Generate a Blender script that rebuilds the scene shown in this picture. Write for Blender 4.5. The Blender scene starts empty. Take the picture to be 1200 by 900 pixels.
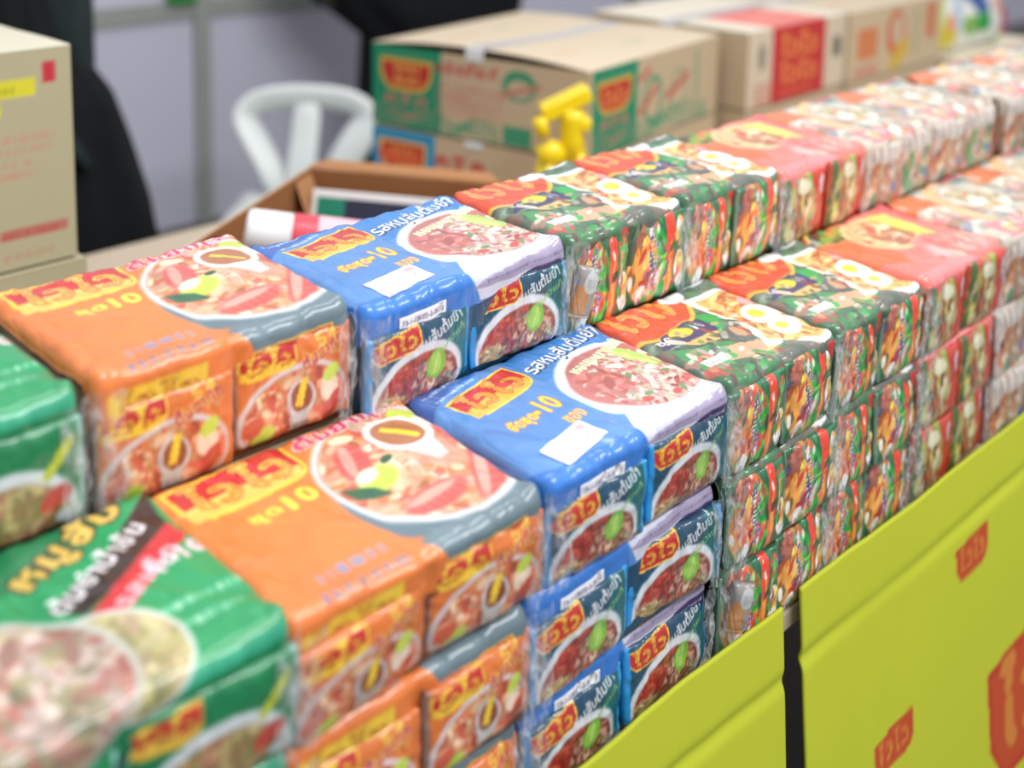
import bpy, math, random
import numpy as np
from mathutils import Vector, Matrix

SC = bpy.context.scene
COL = SC.collection
RNG = np.random.default_rng(11)

# ------------------------------------------------------------------ colour / noise helpers
def s2l(c):
    c = np.asarray(c, float)
    return np.where(c <= 0.04045, c / 12.92, ((c + 0.055) / 1.055) ** 2.4)

def rgb(r, g, b):
    return np.array([r, g, b], float) / 255.0

def vnoise(x, y, seed=0):
    x = np.asarray(x, float); y = np.asarray(y, float)
    xi = np.floor(x).astype(np.int64); yi = np.floor(y).astype(np.int64)
    fx = x - xi; fy = y - yi
    fx = fx * fx * (3 - 2 * fx); fy = fy * fy * (3 - 2 * fy)
    def h(a, b):
        n = (a * 374761393 + b * 668265263 + seed * 974634777) & 0x7fffffff
        n = ((n ^ (n >> 13)) * 1274126177) & 0x7fffffff
        n = (n ^ (n >> 16)) & 0xffff
        return n / 65535.0
    a = h(xi, yi); b = h(xi + 1, yi); c = h(xi, yi + 1); d = h(xi + 1, yi + 1)
    return (a * (1 - fx) + b * fx) * (1 - fy) + (c * (1 - fx) + d * fx) * fy

def fbm(x, y, seed=0, o=4):
    s = 0; a = 0.5; t = 0
    for k in range(o):
        s = s + a * vnoise(x * 2 ** k, y * 2 ** k, seed + k * 17); t += a; a *= 0.5
    return s / t

# ------------------------------------------------------------------ text -> mask
_text = {}
def text_mask(s, bold=0):
    key = (s, bold)
    if key in _text:
        return _text[key]
    cu = bpy.data.curves.new('lettering', 'FONT'); cu.body = s; cu.resolution_u = 3; cu.space_character = 1.28 if bold >= 4 else 1.1 if bold >= 2 else 1.0
    o = bpy.data.objects.new('lettering', cu); COL.objects.link(o)
    dg = bpy.context.evaluated_depsgraph_get(); dg.update()
    ev = o.evaluated_get(dg); me = ev.to_mesh(); me.calc_loop_triangles()
    n = len(me.vertices); co = np.zeros(n * 3); me.vertices.foreach_get('co', co); co = co.reshape(-1, 3)[:, :2]
    tr = np.zeros(len(me.loop_triangles) * 3, np.int32); me.loop_triangles.foreach_get('vertices', tr); tr = tr.reshape(-1, 3)
    ev.to_mesh_clear(); bpy.data.objects.remove(o); bpy.data.curves.remove(cu)
    mn = co.min(0); mx = co.max(0); PX = 64.0 / (mx[1] - mn[1]); pad = 8
    Wm = int((mx[0] - mn[0]) * PX) + 2 * pad; Hm = int((mx[1] - mn[1]) * PX) + 2 * pad
    m = np.zeros((Hm, Wm), bool); p = (co - mn) * PX + pad
    for t in tr:
        a, b, c = p[t]
        x0 = int(max(0, min(a[0], b[0], c[0]))); x1 = int(min(Wm - 1, max(a[0], b[0], c[0]) + 1))
        y0 = int(max(0, min(a[1], b[1], c[1]))); y1 = int(min(Hm - 1, max(a[1], b[1], c[1]) + 1))
        X, Y = np.meshgrid(np.arange(x0, x1 + 1) + .5, np.arange(y0, y1 + 1) + .5)
        e1 = (b[0]-a[0])*(Y-a[1])-(b[1]-a[1])*(X-a[0]); e2 = (c[0]-b[0])*(Y-b[1])-(c[1]-b[1])*(X-b[0]); e3 = (a[0]-c[0])*(Y-c[1])-(a[1]-c[1])*(X-c[0])
        m[y0:y1+1, x0:x1+1] |= ((e1 >= 0) & (e2 >= 0) & (e3 >= 0)) | ((e1 <= 0) & (e2 <= 0) & (e3 <= 0))
    if bold:
        m = dilate(m, bold)
    _text[key] = m
    return m

def dilate(m, n):
    for _ in range(n):
        q = m.copy(); q[1:] |= m[:-1]; q[:-1] |= m[1:]; q[:, 1:] |= m[:, :-1]; q[:, :-1] |= m[:, 1:]; m = q
    return m

# ------------------------------------------------------------------ a canvas measured in centimetres
class Canvas:
    def __init__(s, x0, y0, x1, y1, ppc, base):
        s.x0, s.y0, s.x1, s.y1, s.ppc = x0, y0, x1, y1, ppc
        s.w = int((x1 - x0) * ppc); s.h = int((y1 - y0) * ppc)
        s.a = np.zeros((s.h, s.w, 3)); s.a[:] = base
        X, Y = np.meshgrid(np.arange(s.w), np.arange(s.h))
        s.X = x0 + (X + .5) / ppc; s.Y = y0 + (Y + .5) / ppc
    def box(s, xa, ya, xb, yb):
        i0 = max(0, int((ya - s.y0) * s.ppc)); i1 = min(s.h, int((yb - s.y0) * s.ppc) + 2)
        j0 = max(0, int((xa - s.x0) * s.ppc)); j1 = min(s.w, int((xb - s.x0) * s.ppc) + 2)
        return slice(i0, max(i0, i1)), slice(j0, max(j0, j1))
    def mix(s, sl, m, col, al=1.0):
        m = (m * al)[..., None]
        s.a[sl] = s.a[sl] * (1 - m) + np.asarray(col) * m
    def ell(s, cx, cy, rx, ry, col, rot=0, al=1.0, soft=0.06, clip=None):
        R = max(rx, ry) * 1.1 + .2
        sl = s.box(cx - R, cy - R, cx + R, cy + R); X = s.X[sl] - cx; Y = s.Y[sl] - cy
        if X.size == 0: return
        c, n = math.cos(rot), math.sin(rot)
        d = np.hypot((X * c + Y * n) / rx, (-X * n + Y * c) / ry)
        m = np.clip((1 - d) / soft + .5, 0, 1)
        if clip is not None: m = m * clip[sl]
        s.mix(sl, m, col, al)
    def poly(s, pts, col, al=1.0, clip=None):
        xs = [p[0] for p in pts]; ys = [p[1] for p in pts]
        sl = s.box(min(xs), min(ys), max(xs), max(ys)); X = s.X[sl]; Y = s.Y[sl]
        if X.size == 0: return
        m = np.zeros(X.shape, bool)
        for (ax, ay), (bx, by) in zip(pts, pts[1:] + pts[:1]):
            if ay == by: continue
            m ^= ((ay > Y) != (by > Y)) & (X < (bx - ax) * (Y - ay) / (by - ay) + ax)
        m = m.astype(float)
        if clip is not None: m = m * clip[sl]
        s.mix(sl, m, col, al)
    def rect(s, xa, ya, xb, yb, col, al=1.0):
        s.poly([(xa, ya), (xb, ya), (xb, yb), (xa, yb)], col, al)
    def stroke(s, pts, w, col, al=1.0):
        for a, b in zip(pts, pts[1:]):
            L = math.hypot(b[0]-a[0], b[1]-a[1]) + 1e-6; nx = -(b[1]-a[1])/L*w/2; ny = (b[0]-a[0])/L*w/2
            s.poly([(a[0]+nx, a[1]+ny), (b[0]+nx, b[1]+ny), (b[0]-nx, b[1]-ny), (a[0]-nx, a[1]-ny)], col, al)
            s.ell(b[0], b[1], w/2, w/2, col, 0, al)
    def text(s, t, x, y, w, h, col, rot=0, bold=0, outline=None, ow=3, shear=0, stripes=None):
        """text box: lower-left corner (x, y), width w, height h, turned by rot"""
        m = text_mask(t, bold); Hm, Wm = m.shape
        c, n = math.cos(rot), math.sin(rot)
        R = math.hypot(w, h) + 1
        sl = s.box(x - R, y - R, x + R, y + R); X = s.X[sl] - x; Y = s.Y[sl] - y
        if X.size == 0: return
        u = X * c + Y * n; v = -X * n + Y * c; u = u - shear * v
        j = (u / w * Wm).astype(int); i = (v / h * Hm).astype(int)
        ok = (i >= 0) & (i < Hm) & (j >= 0) & (j < Wm)
        i = np.clip(i, 0, Hm - 1); j = np.clip(j, 0, Wm - 1)
        if outline is not None:
            s.mix(sl, (dilate(m, ow)[i, j] & ok).astype(float), outline)
        s.mix(sl, (m[i, j] & ok).astype(float), col)
        if stripes is not None:
            e = ~dilate(~m, 3); e2 = ~dilate(~e, 3)
            s.mix(sl, ((e & ~e2)[i, j] & ok).astype(float), stripes)
    def lines(s, x, y, w, h, n, col, rot=0, seed=0, al=.8):
        """rows of print too small to read"""
        r = random.Random(seed); c, q = math.cos(rot), math.sin(rot)
        for k in range(n):
            v = h * (n - 1 - k) / n; lh = h / n * .6; u = 0
            end = w * r.uniform(.75, 1)
            while u < end:
                d = r.uniform(.15, .5) * lh * 2.5
                P = [(u, v), (u + d, v), (u + d, v + lh), (u, v + lh)]
                s.poly([(x + a*c - b*q, y + a*q + b*c) for a, b in P], col, al * r.uniform(.5, 1)); u += d + lh * .35
    def mask_ell(s, cx, cy, rx, ry, rot=0):
        c, n = math.cos(rot), math.sin(rot); X = s.X - cx; Y = s.Y - cy
        return (np.hypot((X*c+Y*n)/rx, (-X*n+Y*c)/ry) < 1).astype(float)
    def food(s, cx, cy, rx, ry, pal, n, size, seed, clip=None, asp=(1.0, 2.6), rot0=None):
        r = random.Random(seed)
        if clip is None: clip = s.mask_ell(cx, cy, rx, ry)
        for _ in range(n):
            t = r.uniform(0, 6.283); q = math.sqrt(r.random())
            x = cx + rx * q * math.cos(t); y = cy + ry * q * math.sin(t)
            z = size * r.uniform(.45, 1.3); c = np.array(r.choice(pal)) * r.uniform(.82, 1.15)
            s.ell(x, y, z * r.uniform(*asp) * .6, z * .55, np.clip(c, 0, 1), r.uniform(0, 3.14) if rot0 is None else rot0 + r.uniform(-.5, .5), r.uniform(.6, 1), .25, clip)
    def tint(s, amt, scale, seed):
        s.a *= (1 + amt * (fbm(s.X * scale, s.Y * scale, seed) - .5))[..., None]
    def sample(s, x, y):
        fx = np.clip((np.asarray(x) - s.x0) * s.ppc - .5, 0, s.w - 1.001); fy = np.clip((np.asarray(y) - s.y0) * s.ppc - .5, 0, s.h - 1.001)
        i = fy.astype(int); j = fx.astype(int); fy = (fy - i)[..., None]; fx = (fx - j)[..., None]
        a = s.a
        return np.clip((a[i, j]*(1-fx)+a[i, j+1]*fx)*(1-fy) + (a[i+1, j]*(1-fx)+a[i+1, j+1]*fx)*fy, 0, 1)

# ------------------------------------------------------------------ mesh helpers
def mesh(name, V, F, cols=None, smooth=True):
    me = bpy.data.meshes.new(name)
    me.from_pydata([tuple(v) for v in np.asarray(V, float).tolist()], [], F if isinstance(F, list) else np.asarray(F).tolist())
    if cols is not None:
        at = me.color_attributes.new('Col', 'FLOAT_COLOR', 'POINT')
        cols = np.asarray(cols); g_ = cols @ np.array([.3, .59, .11]); cols = np.clip(cols*.90 + g_[:, None]*.10, 0, 1)  # colours greyed slightly to imitate the haze of glossy film
        c = np.ones((len(V), 4)); c[:, :3] = s2l(cols); at.data.foreach_set('color', c.ravel().astype(np.float32))
    if smooth:
        me.polygons.foreach_set('use_smooth', np.ones(len(me.polygons), bool))
    me.update()
    return me

def grid_faces(nu, nv, off=0, wrap=False):
    F = []
    I = np.arange((nu) * (nv)).reshape(nu, nv) + off
    a = I[:-1, :-1].ravel(); b = I[1:, :-1].ravel(); c = I[1:, 1:].ravel(); d = I[:-1, 1:].ravel()
    Q = np.stack([a, b, c, d], 1)
    if wrap:
        a = I[:-1, -1]; b = I[1:, -1]; c = I[1:, 0]; d = I[:-1, 0]
        Q = np.concatenate([Q, np.stack([a, b, c, d], 1)])
    return Q.tolist()

def link(name, me, mat=None, parent=None, loc=(0, 0, 0), rot=(0, 0, 0)):
    o = bpy.data.objects.new(name, me); COL.objects.link(o)
    if mat is not None and me is not None and len(me.materials) == 0: me.materials.append(mat)
    o.location = loc; o.rotation_euler = rot
    if parent is not None: o.parent = parent
    return o

def tag(o, label, cat, group=None):
    o['label'] = label; o['category'] = cat
    if group: o['group'] = group
    return o

def thing(name, label, cat, loc=(0, 0, 0), rz=0, group=None, rx=0):
    o = bpy.data.objects.new(name, None); COL.objects.link(o); o.empty_display_size = .05
    o.location = loc; o.rotation_euler = (rx, 0, rz)
    return tag(o, label, cat, group)

class MB:
    """collects simple solids into one mesh"""
    def __init__(s): s.V = []; s.F = []
    def add(s, V, F):
        n = len(s.V); s.V += [tuple(v) for v in V]; s.F += [tuple(i + n for i in f) for f in F]; return s
    def hexa(s, P):
        return s.add(P, [(0,3,2,1),(4,5,6,7),(0,1,5,4),(1,2,6,5),(2,3,7,6),(3,0,4,7)])
    def box(s, x0, y0, z0, x1, y1, z1, rz=0, ry=0, c=None):
        P = [Vector(p) for p in ((x0,y0,z0),(x1,y0,z0),(x1,y1,z0),(x0,y1,z0),(x0,y0,z1),(x1,y0,z1),(x1,y1,z1),(x0,y1,z1))]
        if rz or ry:
            c = Vector(c) if c else Vector(((x0+x1)/2,(y0+y1)/2,(z0+z1)/2)); M = Matrix.Rotation(rz,3,'Z') @ Matrix.Rotation(ry,3,'Y')
            P = [c + M @ (p - c) for p in P]
        return s.hexa(P)
    def tube(s, pts, rad, n=12, flat=1.0, caps=True):
        pts = [Vector(p) for p in pts]; m = len(pts)
        if not hasattr(rad, '__len__'): rad = [rad] * m
        base = len(s.V); up = None
        for k, p in enumerate(pts):
            t = (pts[min(k+1, m-1)] - pts[max(k-1, 0)]).normalized()
            if up is None:
                up = Vector((0,0,1)) if abs(t.z) < .9 else Vector((0,1,0))
            a = t.cross(up)
            if a.length < 1e-5: a = t.orthogonal()
            a.normalize(); b = a.cross(t).normalized(); up = b
            for i in range(n):
                w = 2*math.pi*i/n; q = p + a*math.cos(w)*rad[k] + b*math.sin(w)*rad[k]*flat; s.V.append(tuple(q))
        for k in range(m-1):
            for i in range(n):
                j = (i+1) % n; s.F.append((base+k*n+i, base+k*n+j, base+(k+1)*n+j, base+(k+1)*n+i))
        if caps:
            s.F.append(tuple(base+i for i in range(n))[::-1]); s.F.append(tuple(base+(m-1)*n+i for i in range(n)))
        return s
    def build(s, name, mat, parent=None, bevel=0.0, smooth=True, loc=(0,0,0), rot=(0,0,0), subsurf=0):
        me = bpy.data.meshes.new(name); me.from_pydata(s.V, [], s.F); me.update()
        if smooth: me.polygons.foreach_set('use_smooth', np.ones(len(me.polygons), bool))
        o = link(name, me, mat, parent, loc, rot)
        if bevel:
            b = o.modifiers.new('bevel', 'BEVEL'); b.width = bevel; b.segments = 3; b.limit_method = 'ANGLE'; b.angle_limit = .6
            b.harden_normals = False
            if smooth: me.set_sharp_from_angle(angle=.7)
        if subsurf:
            m = o.modifiers.new('subdivision', 'SUBSURF'); m.levels = subsurf; m.render_levels = subsurf
        return o

# ------------------------------------------------------------------ materials
def nodes(name):
    m = bpy.data.materials.new(name); m.use_nodes = True; nt = m.node_tree
    return m, nt, nt.nodes['Principled BSDF']

def print_mat(name, rough, coat, bump, bscale, coat_rough=.12, stretch=(1, 1, 1), spec=.5):
    m, nt, b = nodes(name)
    a = nt.nodes.new('ShaderNodeVertexColor'); a.layer_name = 'Col'
    nt.links.new(a.outputs['Color'], b.inputs['Base Color'])
    b.inputs['Roughness'].default_value = rough; b.inputs['Coat Weight'].default_value = coat; b.inputs['Coat Roughness'].default_value = coat_rough
    b.inputs['Specular IOR Level'].default_value = spec
    if bump:
        tc = nt.nodes.new('ShaderNodeTexCoord'); mp = nt.nodes.new('ShaderNodeMapping'); mp.inputs['Scale'].default_value = stretch
        n = nt.nodes.new('ShaderNodeTexNoise'); n.inputs['Scale'].default_value = bscale; n.inputs['Detail'].default_value = 2; n.inputs['Distortion'].default_value = .6
        ab = nt.nodes.new('ShaderNodeMath'); ab.operation = 'SUBTRACT'; ab.inputs[1].default_value = .5; aa = nt.nodes.new('ShaderNodeMath'); aa.operation = 'ABSOLUTE'; sm = nt.nodes.new('ShaderNodeMath'); sm.operation = 'SMOOTH_MIN'; sm.inputs[1].default_value = .09; sm.inputs[2].default_value = .05
        mp.inputs['Rotation'].default_value = (0, 0, .5)
        bp = nt.nodes.new('ShaderNodeBump'); bp.inputs['Strength'].default_value = bump; bp.inputs['Distance'].default_value = .01
        nt.links.new(tc.outputs['Object'], mp.inputs['Vector']); nt.links.new(mp.outputs['Vector'], n.inputs['Vector'])
        nt.links.new(n.outputs['Fac'], ab.inputs[0]); nt.links.new(ab.outputs[0], aa.inputs[0]); nt.links.new(aa.outputs[0], sm.inputs[0]); nt.links.new(sm.outputs[0], bp.inputs['Height'])
        nt.links.new(bp.outputs['Normal'], b.inputs['Coat Normal']); nt.links.new(bp.outputs['Normal'], b.inputs['Normal'])
    return m

def plain(name, c, rough=.5, coat=0, noise=0, nscale=20, spec=.5, bump=0):
    m, nt, b = nodes(name)
    c = s2l(np.array(c) / 255.0)
    b.inputs['Base Color'].default_value = (*c, 1); b.inputs['Roughness'].default_value = rough; b.inputs['Coat Weight'].default_value = coat
    b.inputs['Specular IOR Level'].default_value = spec
    n = nt.nodes.new('ShaderNodeTexNoise'); n.inputs['Scale'].default_value = nscale; n.inputs['Detail'].default_value = 4
    tc = nt.nodes.new('ShaderNodeTexCoord'); nt.links.new(tc.outputs['Object'], n.inputs['Vector'])
    if noise:
        r = nt.nodes.new('ShaderNodeMix'); r.data_type = 'RGBA'
        r.inputs[6].default_value = (*(c * (1 - noise)), 1); r.inputs[7].default_value = (*np.clip(c * (1 + noise), 0, 1), 1)
        nt.links.new(n.outputs['Fac'], r.inputs[0]); nt.links.new(r.outputs[2], b.inputs['Base Color'])
    if bump:
        bp = nt.nodes.new('ShaderNodeBump'); bp.inputs['Strength'].default_value = bump; bp.inputs['Distance'].default_value = .01
        nt.links.new(n.outputs['Fac'], bp.inputs['Height']); nt.links.new(bp.outputs['Normal'], b.inputs['Normal'])
    return m

M_film = print_mat('printed_plastic_film', .40, .7, .8, 13, .14, (1.6, .55, 1))
M_packet = print_mat('printed_packet_foil', .36, .8, 1.0, 24, .10, (1.3, 1, .5))
M_card = print_mat('printed_cardboard', .75, 0, .05, 30, spec=.25)
M_cloth = print_mat('printed_yellow_cloth', .65, 0, .18, 9, stretch=(2.5, 1, .5), spec=.25)
M_label = print_mat('printed_sticker', .45, .2, 0, 1)
M_wall = plain('lavender_panel', (205, 204, 222), .6, noise=.03, nscale=2)
M_alu = plain('brushed_aluminium', (158, 164, 158), .45, noise=.05, nscale=8)
M_white_plastic = plain('white_moulded_plastic', (240, 246, 244), .35, noise=.02)
M_black = plain('black_cloth', (20, 22, 24), .85, noise=.35, nscale=14, spec=.2, bump=.3)
M_grey_cloth = plain('charcoal_cloth', (42, 52, 54), .85, noise=.25, nscale=12, spec=.2)
M_olive = plain('olive_webbing', (72, 70, 50), .8, noise=.1)
M_yellow = plain('yellow_plastic', (245, 214, 20), .35, coat=.2, noise=.04)
M_brown = plain('brown_cardboard', (170, 122, 82), .75, noise=.08, nscale=15, spec=.25)
M_brown_dark = plain('inner_brown_cardboard', (146, 98, 60), .8, noise=.1, nscale=15, spec=.2)
M_kraft = plain('kraft_cardboard', (196, 178, 148), .75, noise=.04, nscale=12, spec=.25)
M_tape = plain('silver_packing_tape', (205, 205, 205), .25, coat=.5, noise=.03)
M_table = plain('table_laminate', (196, 180, 158), .5, noise=.04)
M_dark = plain('dark_steel', (40, 38, 36), .5, noise=.1)
M_floor = plain('grey_concrete', (92, 90, 88), .8, noise=.12, nscale=4)
M_green = plain('green_plastic', (40, 150, 60), .4, noise=.04)
M_paperw = plain('white_card', (238, 238, 240), .6, noise=.02)

def clear_mat():
    m = bpy.data.materials.new('clear_crinkled_film'); m.use_nodes = True; nt = m.node_tree; nt.nodes.clear()
    o = nt.nodes.new('ShaderNodeOutputMaterial'); mx = nt.nodes.new('ShaderNodeMixShader'); t = nt.nodes.new('ShaderNodeBsdfTransparent'); g = nt.nodes.new('ShaderNodeBsdfPrincipled')
    g.inputs['Base Color'].default_value = (.75, .78, .8, 1); g.inputs['Roughness'].default_value = .12
    n = nt.nodes.new('ShaderNodeTexNoise'); n.inputs['Scale'].default_value = 60; n.inputs['Distortion'].default_value = 2
    tc = nt.nodes.new('ShaderNodeTexCoord'); mp = nt.nodes.new('ShaderNodeMapping'); mp.inputs['Scale'].default_value = (1, 1, .35)
    nt.links.new(tc.outputs['Object'], mp.inputs['Vector']); nt.links.new(mp.outputs['Vector'], n.inputs['Vector'])
    bp = nt.nodes.new('ShaderNodeBump'); bp.inputs['Strength'].default_value = .8; bp.inputs['Distance'].default_value = .01
    nt.links.new(n.outputs['Fac'], bp.inputs['Height']); nt.links.new(bp.outputs['Normal'], g.inputs['Normal'])
    r = nt.nodes.new('ShaderNodeMapRange'); r.inputs[1].default_value = .4; r.inputs[2].default_value = .72; r.inputs[3].default_value = .1; r.inputs[4].default_value = .55
    nt.links.new(n.outputs['Fac'], r.inputs[0]); nt.links.new(r.outputs[0], mx.inputs[0])
    nt.links.new(t.outputs[0], mx.inputs[1]); nt.links.new(g.outputs[0], mx.inputs[2]); nt.links.new(mx.outputs[0], o.inputs[0])
    return m
M_clear = clear_mat()

# ------------------------------------------------------------------ printed designs (centimetres; y<0 is the strip that folds down over the front)
RED = rgb(205, 38, 40); YEL = rgb(250, 205, 50); ORA = rgb(238, 122, 48); WHITE = rgb(230, 230, 233)
LIME = rgb(190, 215, 70); LGREEN = rgb(120, 190, 60); DGREEN = rgb(30, 95, 60)
MEAT = [rgb(150, 60, 48), rgb(178, 82, 66), rgb(120, 42, 36), rgb(205, 130, 110), rgb(226, 180, 158), rgb(214, 160, 140), rgb(190, 58, 50), rgb(86, 110, 60)]
TOPMEAT = [rgb(206, 140, 134), rgb(222, 178, 172), rgb(186, 98, 92), rgb(236, 214, 200), rgb(228, 196, 186), rgb(230, 206, 176), rgb(196, 80, 80), rgb(150, 160, 120), rgb(240, 226, 214)]
NUT = [rgb(214, 190, 130), rgb(190, 160, 100), rgb(232, 214, 160), rgb(150, 120, 70)]
SHRIMP = [rgb(236, 150, 104), rgb(226, 110, 72), rgb(240, 182, 140), rgb(222, 90, 70), rgb(246, 206, 168), rgb(205, 120, 60)]
NOOD = [rgb(220, 160, 70), rgb(196, 120, 50), rgb(232, 190, 100), rgb(176, 90, 40)]

def badge(c, x, y, w, h, rot=0, txt='ไวไว', body=RED, edge=YEL, letter=YEL, lower=None, stripes=True, outl=rgb(150, 25, 20)):
    """curved red badge with a yellow rim and the yellow word"""
    co, si = math.cos(rot), math.sin(rot)
    def T(P): return [(x + a*co - b*si, y + a*si + b*co) for a, b in P]
    def shape(g):
        top = [(w + g, h + g), (w*.35, h + g*1.2), (-g, h*.86 + g)]
        P = [(-g, h*.86+g)] + [(-g + .02*w, h*.3)] + [(w*.12, -g), (w*.5, -g), (w*.82, -g)]
        for k in range(7):
            t = k/6*math.pi/2; P.append((w*.78 + (w*.22+g)*math.sin(t), h*.35 - (h*.35+g)*math.cos(t)))
        P += [(w + g, h + g)]
        return T(P)
    c.poly(shape(min(w, h)*.07), edge); c.poly(shape(0), body)
    if lower is not None:
        c.poly(T([(0, 0), (w*.9, 0), (w, h*.3), (w*.4, h*.45), (0, h*.35)]), lower)
    c.text(txt, x + (w*.06)*co - (h*.1)*si, y + (w*.06)*si + (h*.1)*co, w*.88, h*.84, letter, rot, 4, outl, 2, stripes=rgb(200, 90, 30) if stripes else None)

def wash(c, seed):
    c.tint(.16, .12, seed); c.tint(.08, .8, seed + 5)

def orange_top():
    c = Canvas(0, -13, 32, 26, 11, ORA)
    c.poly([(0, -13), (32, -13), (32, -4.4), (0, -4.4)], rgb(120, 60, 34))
    # steaming bowl
    c.ell(24.0, 9.6, 10.9, 10.4, rgb(96, 120, 132), 0, 1, .05)
    c.poly([(15.5, 2), (18, -2.6), (31, -2.6), (32.5, 4)], rgb(104, 128, 138))
    c.ell(24.0, 12.2, 10.6, 10.4, rgb(225, 226, 232)); c.ell(24.0, 12.3, 9.9, 9.7, rgb(214, 150, 120))
    cl = c.mask_ell(24.0, 12.3, 9.7, 9.5)
    c.food(24, 12, 10, 10, SHRIMP + [rgb(246, 190, 160), rgb(240, 214, 190)], 420, 1.1, 3, cl)
    for px, py, L, r in ((28.5, 6.6, 6.5, .95), (30.3, 14.6, 4.6, 1.8), (21.5, 6.2, 4.2, .1), (18.6, 15.5, 3.6, 1.2)):
        c.ell(px, py, L, 1.75, rgb(216, 84, 76), r, 1, .3, cl); c.ell(px - .3, py + .6, L*.8, .65, rgb(243, 168, 150), r, .9, .4, cl)
        for k in range(-3, 4): c.ell(px + math.cos(r)*k*L/4, py + math.sin(r)*k*L/4, .14, 1.3, rgb(236, 160, 140), r + .25, .35, .4, cl)
    c.ell(30.6, 18.6, 3.2, 1.7, rgb(240, 214, 196), .9, 1, .2, cl); c.ell(28.6, 20.2, 2.6, 1.5, LIME, .7, 1, .2, cl)
    c.ell(18.8, 11.8, 2.6, 1.7, LIME, .4, 1, .2, cl); c.ell(18.2, 12.9, 1.6, .9, rgb(240, 240, 200), .4, 1, .3, cl)
    c.poly([(14.8, 13), (17.6, 11), (18.6, 9), (16.4, 9.4), (15.2, 10.6)], rgb(44, 100, 68)); c.ell(21.5, 14, .9, .5, DGREEN, .4, 1, .2, cl)
    # chimney of the hot pot with its spoon of yellow
    c.ell(26.2, 12.6, 4.2, 2.2, rgb(206, 150, 124), -1.3, .9, .4); c.poly([(24, 14), (27.8, 16), (27.2, 10.8), (25.6, 10.4)], rgb(222, 220, 222), .8); c.ell(25.5, 16.9, 3.7, 3.2, rgb(236, 236, 240), -.9, 1, .08)
    c.ell(25.5, 17.0, 2.9, 2.45, rgb(176, 110, 66), -.9, 1, .1); c.stroke([(24.4, 18.6), (26.6, 15.4)], .9, rgb(250, 205, 40))
    # words
    c.text('ต้มยำกุ้ง', 15.6, 19.7, 13.5, 3.4, rgb(214, 60, 100), .08, 2, rgb(246, 205, 200), 3)
    c.text('น้ำข้น', 26.8, 20.9, 4.2, 1.8, rgb(250, 214, 224), .3, 2, rgb(214, 70, 110), 3)
    badge(c, 1.6, 16.6, 13.2, 6.2, .03, letter=rgb(246, 196, 70), lower=rgb(246, 190, 80))
    c.text('ชุด', 5.4, 12.6, 3.6, 1.9, rgb(214, 206, 60), .05, 3, rgb(240, 170, 60), 3)
    c.text('10', 9.4, 12.6, 3.7, 2.8, rgb(222, 216, 60), .05, 3, rgb(150, 150, 40), 3)
    c.lines(5.2, 2.7, 9.2, 2.2, 1, rgb(150, 146, 174), .02, 4, 1); c.lines(4.0, .2, 10.4, 2.3, 1, rgb(116, 120, 158), .02, 7, 1)
    c.lines(20, 24.2, 6, .8, 1, rgb(140, 130, 60), 0, 9)
    badge(c, 1.4, -4.3, 10.5, 2.9, .0, body=YEL, edge=rgb(250, 190, 40), letter=rgb(250, 215, 50))
    badge(c, 17.5, -4.3, 10, 2.6, .0, body=RED, letter=rgb(250, 215, 50))
    wash(c, 3); return c

def orange_packet():
    c = Canvas(0, 0, 15, 10.5, 13, rgb(222, 112, 44))
    c.ell(7.2, 2.6, 7.0, 5.2, rgb(214, 208, 214), .12); c.ell(7.3, 2.5, 6.5, 4.7, rgb(206, 104, 58), .12)
    cl = c.mask_ell(7.3, 2.5, 6.4, 4.6, .12); c.food(7.2, 2.2, 6.6, 4.8, SHRIMP + [rgb(180, 70, 40)], 240, .8, 5, cl)
    c.ell(11.6, 3.9, 1.3, 1.5, rgb(240, 214, 190), 0, 1, .2); c.ell(11.8, 5.6, 1.2, .9, LIME, .5, 1, .2); c.ell(12, 1.8, 1.8, .9, rgb(206, 70, 50), 1, 1, .2)
    c.ell(7.9, 3.7, 1.8, 2.2, rgb(206, 202, 204), .1); c.ell(7.95, 3.9, 1.35, 1.7, rgb(150, 70, 40), .1); c.stroke([(7.6, 2.9), (8.3, 5.6)], .9, rgb(248, 206, 40))
    c.poly([(6.4, 2.0), (9, 2.6), (8.6, -.5), (7, -.5)], rgb(186, 186, 184), .9)
    c.ell(3.2, .9, 1.5, 1.1, LIME, .6, 1, .2); c.ell(2, 2.2, 1.4, 1, rgb(214, 90, 60), .6, 1, .2)
    c.text('ต้มยำกุ้ง', 8.4, 5.9, 6, 2.8, rgb(196, 50, 100), .32, 2, rgb(236, 190, 70), 4)
    c.text('รส', 10.2, 8.6, 3.2, 1.6, rgb(236, 190, 70), .32, 2)
    badge(c, .7, 7.4, 6.6, 2.5, .05, body=RED, letter=rgb(252, 214, 50), lower=rgb(250, 200, 40))
    c.rect(0, 0, .35, 10.5, rgb(150, 120, 110)); c.rect(14.65, 0, 15, 10.5, rgb(236, 120, 60)); wash(c, 6); return c

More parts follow.
